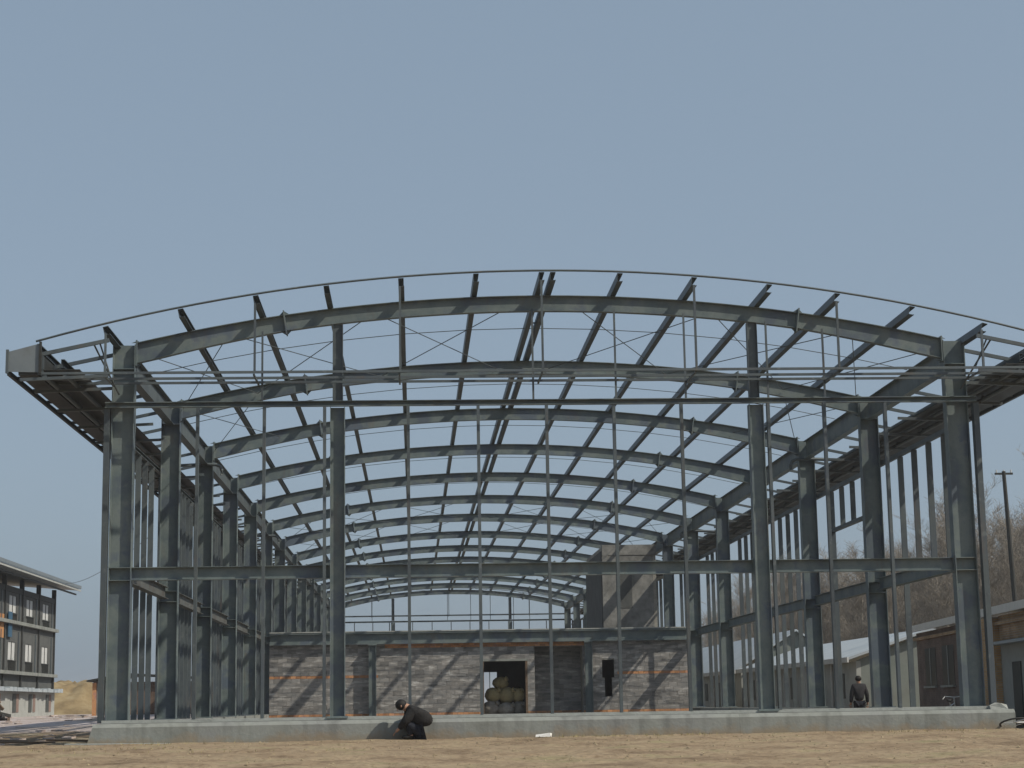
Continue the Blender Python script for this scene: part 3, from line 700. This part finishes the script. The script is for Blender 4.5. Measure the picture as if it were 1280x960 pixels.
for s, k in (('l', -1), ('r', 1)):
    sdn['sh_'+s] = (.18*k, 0, 1.40, .07); sdn['el_'+s] = (.25*k, -.02, 1.12, .05); sdn['wrist_'+s] = (.27*k, .05, .88, .034); sdn['hand_'+s] = (.27*k, .07, .80, .034)
    sdn['hip_'+s] = (.09*k, 0, .86, .10); sdn['knee_'+s] = (.10*k, .02, .48, .065); sdn['ankle_'+s] = (.11*k, -.02, .09, .045); sdn['toe_'+s] = (.12*k, .13, .04, .035)
person('person in a dark grey jacket standing behind the plinth near the low white shed', (11.14, 16, -.27), sdn, E_, (J, Tt), face=(0, 1, 0), jm=SUIT)

# ------------------------------------------------------------------ small things at the front
q = MB(); q.add([(-.18, -.06, 0), (.16, -.08, 0), (.19, .07, 0), (-.15, .09, 0), (-.17, -.04, .05), (.15, -.07, .085), (.2, .05, .07), (-.14, .08, .045)],
    [(0, 3, 2, 1), (4, 5, 6, 7), (0, 1, 5, 4), (1, 2, 6, 5), (2, 3, 7, 6), (3, 0, 4, 7)])
o = part('foam_piece', q, FOAM, loc=(-.2, -1.15, .02)); tag(o, 'small white scrap of foam lying on the dirt against the plinth', 'foam scrap')
# rough lump at the right end
q = MB(); q.add([(-.2, -.15, 0), (.2, -.17, 0), (.22, .16, 0), (-.19, .18, 0), (-.22, -.13, .09), (.02, -.16, .14), (.18, -.13, .10), (.19, .14, .12), (0, .15, .15), (-.17, .15, .08)],
    [(0, 3, 2, 1), (4, 5, 8, 9), (5, 6, 7, 8), (0, 1, 6, 5, 4), (1, 2, 7, 6), (2, 3, 9, 8, 7), (3, 0, 4, 9)])
o = part('concrete_lump', q, CONC2, loc=(10.36, -.45, .455)); tag(o, 'rough pale lump of concrete on the right end of the plinth', 'concrete lump')

def torus(mb, c, r, rr, n=20, m_=6, axis='y'):
    prof = []; vs = []; fs = []
    for i in range(n):
        t = 2*math.pi*i/n
        for j in range(m_):
            u = 2*math.pi*j/m_; k = r+rr*math.cos(u)
            vs.append((c[0]+k*math.cos(t), c[1]+rr*math.sin(u), c[2]+k*math.sin(t)))
    for i in range(n):
        for j in range(m_):
            a = i*m_+j; b = i*m_+(j+1) % m_; c2 = ((i+1) % n)*m_+(j+1) % m_; d = ((i+1) % n)*m_+j; fs.append((a, b, c2, d))
    mb.add(vs, fs)
def bicycle(label, loc, rz, tilt=0):
    T = thing('bicycle', label, 'bicycle', loc, rz); T.rotation_euler = (tilt, 0, rz)
    for x in (-.52, .52):
        q = MB(); torus(q, (x, 0, .34), .32, .02); w_ = part('wheel', q, RUBBER, T, True)
        q = MB(); torus(q, (x, 0, .34), .295, .009); part('rim', q, CHROME, w_, True)
        q = MB(); [q.tube((x, 0, .34), (x+.29*math.cos(k*math.pi/6), 0, .34+.29*math.sin(k*math.pi/6)), .003, 3) for k in range(12)]; part('spokes', q, CHROME, w_)
    q = MB()
    for a, b in (((-.52, 0, .34), (-.05, 0, .34)), ((-.52, 0, .34), (-.18, 0, .78)), ((-.05, 0, .34), (-.2, 0, .85)), ((-.05, 0, .34), (.36, 0, .74)), ((-.17, 0, .76), (.34, 0, .82)), ((.52, 0, .34), (.33, 0, .95))): q.tube(a, b, .016, 6)
    part('frame', q, CHROME, T)
    part('handlebar', MB().path([(.2, -.27, .93), (.34, -.24, 1.0), (.33, 0, .98), (.34, .24, 1.0), (.2, .27, .93)], .014, 6), CHROME, T)
    q = MB(); q.ball((-.22, 0, .9), .13, .07, .035, 10, 6); part('saddle', q, RUBBER, T, True)
    q = MB(); torus(q, (-.05, 0, .34), .09, .008, 14, 4); q.tube((-.05, -.06, .34), (.08, -.06, .24), .01, 5); q.tube((-.05, .06, .34), (-.18, .06, .44), .01, 5); part('crank', q, CHROME, T)
    return T
bicycle('bicycle parked behind the right end of the plinth beside the corner column', (10.78, 4.6, -.24), R(62))
bicycle('silver bicycle lying on the ground past the right end of the plinth', (11.0, -.55, .05), R(12), R(72))

# clods and stones
q = MB()
for i in range(2600):
    y = -1.0-16*random.random()**1.5; x = random.uniform(-11.5, 9.5); s = random.choice((.006, .008, .010, .012, .014, .018, .026))*random.uniform(.7, 1.4)
    if y > -1.2: s *= .8
    if abs(x+3.1) < .6 and y > -1.9: continue
    z = terrain(x, y); a = random.random()*6.28
    vs = [(s*1.3*math.cos(a+k*1.57)*random.uniform(.7, 1.2), s*1.3*math.sin(a+k*1.57)*random.uniform(.7, 1.2), random.uniform(-.2, .3)*s) for k in range(4)]+[(0, 0, s*random.uniform(.6, 1.1))]
    q.add([(x+p[0], y+p[1], z+p[2]+.01) for p in vs], [(0, 1, 4), (1, 2, 4), (2, 3, 4), (3, 0, 4)])
part('dirt_clods', q, CLOD, kind='stuff')
DRY = mat('dry_grass', [(.22, .19, .08), (.30, .26, .13)], 2, .9, 0, island=.3)
q = MB()
for cx_, cy_, n, sp in ((1.0, -1.35, 130, .8), (3.1, -1.2, 60, .4), (-8.6, -1.5, 60, .6), (8.9, -1.6, 90, 1.2), (-9.9, -4, 80, 1.6), (6.0, -3, 40, 2), (-6, -6, 40, 3)):
    for i in range(n):
        x = cx_+random.gauss(0, sp); y = cy_-abs(random.gauss(0, .25)); z = terrain(x, y)+.01; h = random.uniform(.02, .075); a = random.random()*3.14; dx, dy = math.cos(a)*.008, math.sin(a)*.008
        lx, ly = random.uniform(-.04, .04), random.uniform(-.04, .04); q.add([(x-dx, y-dy, z), (x+dx, y+dy, z), (x+lx, y+ly, z+h)], [(0, 1, 2)])
part('dry_grass', q, DRY, kind='stuff')
# rubble left of the hall
RUB = mat('broken_masonry', [(.24, .18, .15), (.36, .30, .27), (.46, .42, .40)], 2, .95, .3, island=.4)
q = MB()
for i in range(650):
    y = 1+70*random.random()**1.3; x = random.uniform(-11.4, -13-.20*y-6); s = random.uniform(.03, .12)*(1+y/90); a = random.random()*3.14; z = terrain(x, y)
    c, d = math.cos(a), math.sin(a); hx, hy, hz = s*random.uniform(.6, 1.6), s*random.uniform(.4, 1), s*random.uniform(.15, .6)
    q.add([(x+c*u*hx-d*v*hy, y+d*u*hx+c*v*hy, z-.02+(hz if t else 0)*random.uniform(.6, 1.1)) for t in (0, 1) for u, v in ((-1, -1), (1, -1), (1, 1), (-1, 1))],
          [(4, 5, 6, 7), (0, 1, 5, 4), (1, 2, 6, 5), (2, 3, 7, 6), (3, 0, 4, 7)])
part('rubble', q, RUB, kind='stuff')
for i, (x, y, L, rz, lb) in enumerate(((-12.3, 1.8, 1.5, .25, 'long broken timber plank lying left of the plinth end'), (-13.2, 4.4, 1.1, -.3, 'short timber plank on the mud behind the long one, left of the plinth'), (-11.4, 3.4, 1.3, .1, 'reddish plank lying just past the left end of the plinth'))):
    o = part('plank', MB().box(-L/2, L/2, -.08, .08, 0, .04), WOOD, loc=(x, y, terrain(x, y)+.03), rot=(0.05, .03, rz)); tag(o, lb, 'plank')
# pile of scrap by the left edge
sp_ = thing('scrap_pile', 'dark brown pile of scrap and timber at the left edge of the yard', 'scrap pile', (-23.3, 47, .3))
for i in range(16):
    a = random.uniform(-.9, .9); z0 = random.uniform(0, .6); L = random.uniform(.3, .8)
    part('timber', MB().bar((a, random.uniform(-.5, .5), z0), (a+L*random.uniform(-1, 1), random.uniform(-.5, .5), max(.05, z0+random.uniform(-.5, .4))), .12, .14), DARKSTEEL if i % 3 else WOOD, sp_)

# ------------------------------------------------------------------ unfinished three-storey building on the left
LB = thing('unfinished_building', 'three storey unfinished building with dark frame and wide flat roof edge, far left', 'building', (-27.4, 83.4, .5))
def L_(x, y, z): return (x+27.4, y-83.4, z-.5)
def lbox(name, x0, x1, y0, y1, z0, z1, M_, parent=None, **k):
    return part(name, MB().box(x0+27.4, x1+27.4, y0-83.4, y1-83.4, z0-.5, z1-.5), M_, parent or LB, **k)
BYS = [83.2, 78.05, 72.95, 68.0, 62.9, 57.8]
for y in BYS:
    lbox('column', -27.52, -27.26, y-.13, y+.13, .45, 8.86, DARKSTEEL)
    lbox('column', -38.6, -38.3, y-.13, y+.13, .45, 8.86, DARKSTEEL)
    lbox('cross_beam', -38.28, -27.54, y-.1, y+.1, 7.95, 8.25, DARKSTEEL)
for zz, tt in ((3.0, .2), (6.0, .2)):
    lbox('floor_slab', -38.6, -27.05, 55, 83.4, zz, zz+tt, CONC)
for i in range(5):
    y1, y0 = BYS[i]-.14, BYS[i+1]+.14
    lbox('frame_beam', -27.48, -27.3, y0, y1, 7.92, 8.25, DARKSTEEL)
    for (zb, zt, ob, ot_) in ((6.2, 7.9, 6.68, 7.72), (3.2, 5.6, 3.85, 4.95)):
        yc = y0+2.1; a, b = yc-1.0, yc+1.0
        lbox('infill_wall', -27.46, -27.34, y0, a, zb, zt, DARKMAS); lbox('infill_wall', -27.46, -27.34, b, y1, zb, zt, DARKMAS)
        lbox('infill_wall', -27.46, -27.34, a, b, ot_, zt, DARKMAS)
        wn = lbox('window', -27.44, -27.38, a+.01, b-.01, ob, ot_-.005, WHITEP)  # white board standing in for bright sky seen through the opening
        lbox('mullion', -27.37, -27.34, yc-.02, yc+.02, ob, ot_-.01, DARKSTEEL, wn)
        q = MB()
        for k in range(11): q.box(-27.3+27.4, -27.27+27.4, a-83.4+k*.19, a-83.4+k*.19+.03, zb-.5, ob-.5)
        q.box(-27.31+27.4, -27.26+27.4, a-83.4-.1, b-83.4+.1, ob-.5-.05, ob-.5+.003)
        part('railing', q, DARKSTEEL, LB)
        lbox('infill_wall', -27.44, -27.36, a, b, zb, ob-.02, DARKMAS)
        lbox('infill_post', -27.34, -27.28, y1-.9, y1-.75, zb, zt, STEEL2)
    lbox('infill_wall', -27.46, -27.34, y0, y1, 5.61, 5.98, DARKMAS)
    lbox('infill_wall', -27.5, -27.38, y0, y1, 2.22, 2.98, DARKMAS)
    g = lbox('ground_wall', -27.3, -27.18, y0-.13, y1+.12, .3, 1.98, WALLG)
    dr = lbox('door', -27.17, -27.14, y0+2.0, y0+2.9, .75, 1.84, DOORD, g) if i != 1 else lbox('door', -27.17, -27.14, y0+1.7, y0+2.6, .75, 1.84, DOORD, g)
    lbox('brown_panel', -27.17, -27.15, y0+3.0, y0+3.7, .75, 1.84, RUB0 if i != 3 else ORANGE, g)
q = MB()
for i in range(40):
    y = 55+28.6*i/40; q.box(-27.25+27.4, -26.75+27.4+random.uniform(-.1, .1), y-83.4, y-83.4+.72, 1.99-.5, 2.12-.5+random.uniform(0, .14))
part('ledge', q, SNOW, LB)
lbox('end_wall', -38.3, -27.6, 83.25, 83.4, .4, 7.9, DARKMAS); lbox('back_wall', -38.55, -38.4, 55, 83.2, .4, 7.9, DARKMAS)
q = MB(); q.add([L_(-25.95, 53, 8.9), L_(-25.95, 84.9, 8.9), L_(-33, 84.9, 9.5), L_(-33, 53, 9.5), L_(-40, 84.9, 8.9), L_(-40, 53, 8.9)], [(0, 1, 2, 3), (3, 2, 4, 5)])
q.add([L_(-25.95, 53, 9.0), L_(-25.95, 84.9, 9.0), L_(-33, 84.9, 9.62), L_(-33, 53, 9.62), L_(-40, 84.9, 9.0), L_(-40, 53, 9.0)], [(3, 2, 1, 0), (5, 4, 2, 3)])
rf = part('roof', q, SHEET, LB)
lbox('fascia', -25.95, -25.87, 53, 84.9, 9.02, 9.22, SHEET, rf); lbox('fascia', -25.95, -25.90, 53, 84.9, 8.84, 8.94, WALLG, rf); lbox('fascia', -26.3, -26.2, 53, 84.9, 8.6, 8.7, DARKSTEEL, rf)
lbox('orange_panel', -27.33, -27.3, 66.8, 67.8, 5.1, 6.5, ORANGE); lbox('orange_panel', -27.33, -27.3, 61.4, 62.6, 5.1, 6.5, ORANGE)
o = lbox('blue_cloth', -27.25, -27.2, 68.6, 69.6, 5.2, 6.7, BLUE)
# overhead wire
q = MB(); a, b = Vector((-26.0, 80, 9.1)), Vector((-10.35, 8.4, 5.5)); pts = [a.lerp(b, t)-Vector((0, 0, 1.2*4*t*(1-t)*.3)) for t in np.linspace(0, 1, 14)]
o = part('overhead_wire', q.path(pts, .012, 4), ROD); tag(o, 'thin wire slung from the left building to the side of the steel hall', 'wire')

# earth mound
def mound():
    vs = []; fs = []; n, m_ = 70, 30
    for j in range(m_+1):
        for i in range(n+1):
            u, v = i/n, j/m_; x = -46+18.5*u; y = 112+18*v
            h = 2.75*min(1, 4.2*min(u*1.3, 1-u)**.9)*min(1, 3.0*v)*min(1, 4*(1-v))
            h *= 1+.22*noise.noise((x*.35, y*.4, 0))+.16*noise.noise((x*1.1, y*1.3, 4))+.1*noise.noise((x*2.9, y*2.7, 4)); vs.append((x, y, h+.3 if h > .02 else .2))
    fs = [(j*(n+1)+i, j*(n+1)+i+1, (j+1)*(n+1)+i+1, (j+1)*(n+1)+i) for j in range(m_) for i in range(n)]
    me = bpy.data.meshes.new('earth_mound'); me.from_pydata(vs, [], fs); me.materials.append(MOUND); me.shade_smooth()
    tag(put('earth_mound', me), 'flat topped heap of ochre earth between the left building and the hall', 'earth mound')
mound()
# small brick hut behind the left corner column
HT = thing('brick_hut', 'small brown brick hut seen behind the left corner column of the hall', 'hut', (-21.9, 67.4, .4))
part('wall', MB().box(0, 7.5, 0, 6, -.2, 2.0), brick_mat('brown_brick', (.12, .075, .055), (.16, .10, .07), (.13, .11, .09)), HT)
part('corner_pier', MB().box(-.05, .18, -.1, -.003, -.2, 1.98), OBRICK, HT)
part('render_panel', MB().box(.19, 1.1, -.05, -.003, -.2, 1.95), PLASTER, HT)
q = MB(); q.add([(-.35, -.4, 2.03), (1.9, -.4, 2.42), (1.9, 6.4, 2.42), (-.35, 6.4, 2.03), (-.35, -.4, 2.13), (1.9, -.4, 2.52), (1.9, 6.4, 2.52), (-.35, 6.4, 2.13), (7.9, -.4, 2.03), (7.9, 6.4, 2.03), (7.9, -.4, 2.13), (7.9, 6.4, 2.13)],
    [(0, 3, 2, 1), (4, 5, 6, 7), (0, 1, 5, 4), (2, 3, 7, 6), (3, 0, 4, 7), (1, 2, 9, 8), (5, 10, 11, 6), (1, 8, 10, 5), (8, 9, 11, 10), (9, 2, 6, 11)])
part('roof', q, DARKSTEEL, HT)

# ------------------------------------------------------------------ right side: long sheds, brick house, pole
def shed(label, y0, y1, eave, ridge, x0=14.3, x1=20.3):
    T = thing('long_shed', label, 'shed', (x0, y0, -.35)); L = y1-y0; e, r_ = eave+.35, ridge+.35
    wl = part('wall', MB().box(0, .18, 0, L, 0, e-.05), WALLG, T); part('wall', MB().box(.18, x1-x0, 0, .18, 0, e-.05), GABLE, T)
    part('wall', MB().box(.18, x1-x0, L-.18, L, 0, e-.05), WALLG, T)
    h = (x1-x0)/2
    q = MB(); q.add([(-.35, -.3, e), (-.35, L+.3, e), (h, L+.3, r_), (h, -.3, r_), (x1-x0+.3, L+.3, e), (x1-x0+.3, -.3, e)], [(0, 3, 2, 1), (3, 5, 4, 2)])
    q.add([(-.35, -.3, e+.1), (-.35, L+.3, e+.1), (h, L+.3, r_+.1), (h, -.3, r_+.1), (x1-x0+.3, L+.3, e+.1), (x1-x0+.3, -.3, e+.1)], [(0, 1, 2, 3), (3, 2, 4, 5)])
    q.add([(-.35, -.3, e), (h, -.3, r_), (x1-x0+.3, -.3, e), (-.35, -.3, e+.1), (h, -.3, r_+.1), (x1-x0+.3, -.3, e+.1)], [(0, 1, 4, 3), (1, 2, 5, 4)])
    for yy in (0, L-.18):
        part('gable_wall', MB().add([(.0, yy, e-.049), (x1-x0, yy, e-.049), (h, yy, r_-.02), (.0, yy+.18, e-.049), (x1-x0, yy+.18, e-.049), (h, yy+.18, r_-.02)], [(0, 1, 2), (3, 5, 4), (0, 3, 4, 1), (1, 4, 5, 2), (2, 5, 3, 0)]), GABLE, T)
    rf = part('roof', q, SNOW, T); part('fascia', MB().box(-.42, -.352, -.3, L+.3, e-.1, e+.1), WHITEP, rf)
    part('roof_rib', MB().box(.5, .56, -.3, L+.3, e+.17+.1, e+.33), WALLG, rf)
    n = int(L/4.6)
    for k in range(n):
        y = (k+.5)*L/n; part('door' if k % 2 else 'window', MB().box(-.03, -.003, y-.45, y+.45, .1 if k % 2 else 1.1, 2.1), DOORD, wl)
        part('downpipe', MB().tube((-.06, y+1.6, 0), (-.06, y+1.6, e-.1), .05, 6), WHITEP, wl)
    return T
shed('nearer white roofed grey shed seen through the right side of the hall', 29.3, 54, 2.25, 3.35)
shed('farther grey shed with the taller white roof, beyond the nearer shed', 55, 88, 2.25, 4.35)
BH = thing('brick_house', 'small brick house with a thin white roof edge, behind the right corner column', 'house', (15.0, 23.4, -.4), R(0))
a, b = Vector((15.3, 24.0)), Vector((13.3, 3.2)); d = (b-a).normalized(); n = Vector((-d.y, d.x)); n = n if n.x > 0 else -n
BH.location = (a.x, a.y, -.4); BH.rotation_euler = (0, 0, math.atan2(d.y, d.x)); L = (b-a).length   # local x along facade towards camera, facade faces local -y or +y
sg = 1 if (Matrix.Rotation(math.atan2(d.y, d.x), 2) @ Vector((0, 1))).dot(n) > 0 else -1
def hbox(name, x0, x1, y0, y1, z0, z1, M_, parent=None):
    ya, yb = sorted((y0*sg, y1*sg)); return part(name, MB().box(x0, x1, ya, yb, z0, z1), M_, parent or BH)
LINT = brick_mat('dull_brick', (.16, .11, .10), (.20, .145, .125), (.17, .155, .14))
w1 = hbox('wall', 0, 12.9, 0, .24, 0, 3.45, LINT)
for x0 in (1.6, 4.8):
    wn = hbox('window', x0, x0+2.0, -.012, -.003, 1.55, 2.85, GLASSD, w1); hbox('window_frame', x0+.95, x0+1.05, -.03, -.013, 1.55, 2.85, WALLG, wn); hbox('sill', x0-.1, x0+2.1, -.1, -.013, 1.47, 1.54, CONC2, wn)
w2 = hbox('wall', 13.72, L, 0, .24, 2.75, 3.45, HOUSEBR); hbox('wall', 13.72, L, .02, .22, 0, 2.745, WALLG)
hbox('pier', 12.92, 13.70, -.34, .24, 0, 3.4, brick_mat('sunlit_orange_brick', (.50, .29, .14), (.62, .40, .20), (.45, .38, .30)))  # orange brick brightened to look sunlit; the pier itself stands in shade
hbox('door', 15.2, 16.2, -.02, .017, 0, 2.1, DOORD)
hbox('porch_roof', 13.9, L+.5, -.40, -.003, 2.60, 2.68, SNOW)
hbox('end_wall', L-.24, L, .241, 7, 0, 3.45, HOUSEBR); hbox('end_wall', 0, .24, .241, 7, 0, 3.45, HOUSEBR); hbox('back_wall', 0, L, 7.0, 7.2, 0, 3.45, HOUSEBR)
hbox('cornice', -.1, L+.1, -.12, -.003, 3.18, 3.28, HOUSEBR)
q = MB(); y0_, y1_ = -.23*sg, 7.5*sg; ym = 3.5*sg
q.add([(-.4, y0_, 3.55), (L+.4, y0_, 3.55), (L+.4, ym, 4.2), (-.4, ym, 4.2), (L+.4, y1_, 3.55), (-.4, y1_, 3.55)]+[(-.4, y0_, 3.65), (L+.4, y0_, 3.65), (L+.4, ym, 4.3), (-.4, ym, 4.3), (L+.4, y1_, 3.65), (-.4, y1_, 3.65)],
      [(0, 1, 2, 3), (3, 2, 4, 5), (6, 7, 8, 9), (9, 8, 10, 11), (0, 1, 7, 6), (4, 5, 11, 10), (1, 2, 8, 7), (2, 4, 10, 8), (0, 3, 9, 6), (3, 5, 11, 9)])
rf = part('roof', q, SNOW, BH); hbox('fascia', -.42, L+.42, -.30, -.232, 3.47, 3.70, FOAM, rf)
# pole
PO = thing('utility_pole', 'dark leaning utility pole rising behind the brick house at the right', 'utility pole', (21.3, 30.4, -.4), 0)
part('pole', MB().tube((0, 0, 0), (-.25, 0, 10.2), .13, 8, .08), DARKSTEEL, PO)
part('crossarm', MB().bar((-.62, 0, 10.1), (.12, 0, 10.1), .08, .08), DARKSTEEL, PO)
for x in (-.55, -.25, .05): part('insulator', MB().tube((x, 0, 10.14), (x, 0, 10.26), .03, 6), WHITEP, PO)

# ------------------------------------------------------------------ bare winter trees
def make_tree(seed, h=16.5):
    rnd = random.Random(seed); tr = MB(); tw = MB()
    def seg(mb, p, q, r0, r1, n): mb.tube(p, q, r0, n, r1)
    def grow(p, d, L, r, lvl):
        n = 4 if lvl == 0 else 3 if lvl == 1 else 2; mbx = tr if lvl < 2 else tw
        cur = Vector(p); dd = Vector(d).normalized()
        for i in range(n):
            nd = (dd+Vector((rnd.uniform(-1, 1), rnd.uniform(-1, 1), rnd.uniform(-.2, .5)))*(.07 if lvl == 0 else .16)).normalized()
            q = cur+nd*L/n; r0 = r*(1-i/n*.75); r1 = r*(1-(i+1)/n*.75)
            seg(mbx, cur, q, max(.010, r0), max(.007, r1), 6 if lvl == 0 else 4 if lvl == 1 else 3)
            if lvl < 4:
                k = {0: (0 if i == 0 else 6), 1: 3, 2: 3, 3: 3}[lvl]
                for _ in range(k):
                    a = rnd.random()*6.283; t = rnd.random(); up_ = {0: 1.1, 1: .9, 2: .7, 3: .5}[lvl]
                    bd = (nd*up_*1.25+Vector((math.cos(a), math.sin(a), rnd.uniform(-.1, .3)))*.62).normalized()
                    LL = L*{0: .36, 1: .5, 2: .55, 3: .6}[lvl]*rnd.uniform(.6, 1.15)*(1-.35*(i/n) if lvl == 0 else 1)
                    grow(cur.lerp(q, t), bd, LL, max(.009, r0*.40), lvl+1)
            cur = q; dd = nd
    grow((0, 0, 0), (0, 0, 1), h, .21, 0)
    return tr.mesh('trunk', BARK), tw.mesh('crown', TWIG)
variants = [make_tree(s, h) for s, h in ((1, 16.5), (2, 15.5), (3, 17.5), (5, 16), (8, 14.5))]
rt_ = random.Random(4); tpos = []
for row, (X0, st) in enumerate(((38.0, 4.2), (42.5, 4.6), (47.5, 5.0), (54, 6.0))):
    y = 66+row*1.7
    while y < 215+row*10:
        tpos.append((X0+rt_.uniform(-1.2, 1.2), y+rt_.uniform(-1.3, 1.3), row)); y += st*(1 if y < 150 else 1.4)
for i, (x, y, row) in enumerate(tpos):
    tm_, cm_ = variants[rt_.randrange(len(variants))]
    T = thing('bare_tree', 'bare winter tree in the hazy tree rows beyond the sheds and the brick house', 'tree', (x, y, -.6), rt_.random()*6.28, 'bare winter trees in rows beyond the sheds')
    s = rt_.uniform(.64, .82); T.scale = (s*1.15, s*1.15, s)
    put('trunk', tm_, T); put('crown', cm_, T)
# brushwood under the trees
q = MB()
for i in range(5000):
    x = rt_.uniform(33, 58); y = rt_.uniform(60, 215); h = rt_.uniform(1.2, 4.2); a, b = rt_.uniform(-.6, .6), rt_.uniform(-.6, .6)
    q.tube((x, y, -.5), (x+a, y+b, h), .035, 3, .012)
part('brushwood', q, TWIG, kind='stuff')
# earth bank behind the trees
vs = []; 
for i in range(60):
    y = 20+i*9; vs += [(62, y, -.6), (70, y, 2.2+1.2*noise.noise((y*.05, 0, 0))), (95, y, 2.6+noise.noise((y*.08, 3, 0))), (120, y, -.6)]
fs = [(i*4+j, (i+1)*4+j, (i+1)*4+j+1, i*4+j+1) for i in range(59) for j in range(3)]
me = bpy.data.meshes.new('earth_bank'); me.from_pydata(vs, [], fs); me.materials.append(FLOOR); put('earth_bank', me, kind='structure')

# ------------------------------------------------------------------ haze
hz = bpy.data.materials.new('haze_air'); hz.use_nodes = True; t = hz.node_tree; t.nodes.clear()
o_ = t.nodes.new('ShaderNodeOutputMaterial'); v_ = t.nodes.new('ShaderNodeVolumePrincipled'); v_.inputs['Density'].default_value = .0004; v_.inputs['Color'].default_value = (.97, .945, .945, 1); v_.inputs['Anisotropy'].default_value = .2
t.links.new(v_.outputs[0], o_.inputs['Volume'])
USE_HAZE = True
if USE_HAZE:
    part('haze', MB().box(-2700, 2700, -330, 3900, -3, 24), hz, kind='stuff')
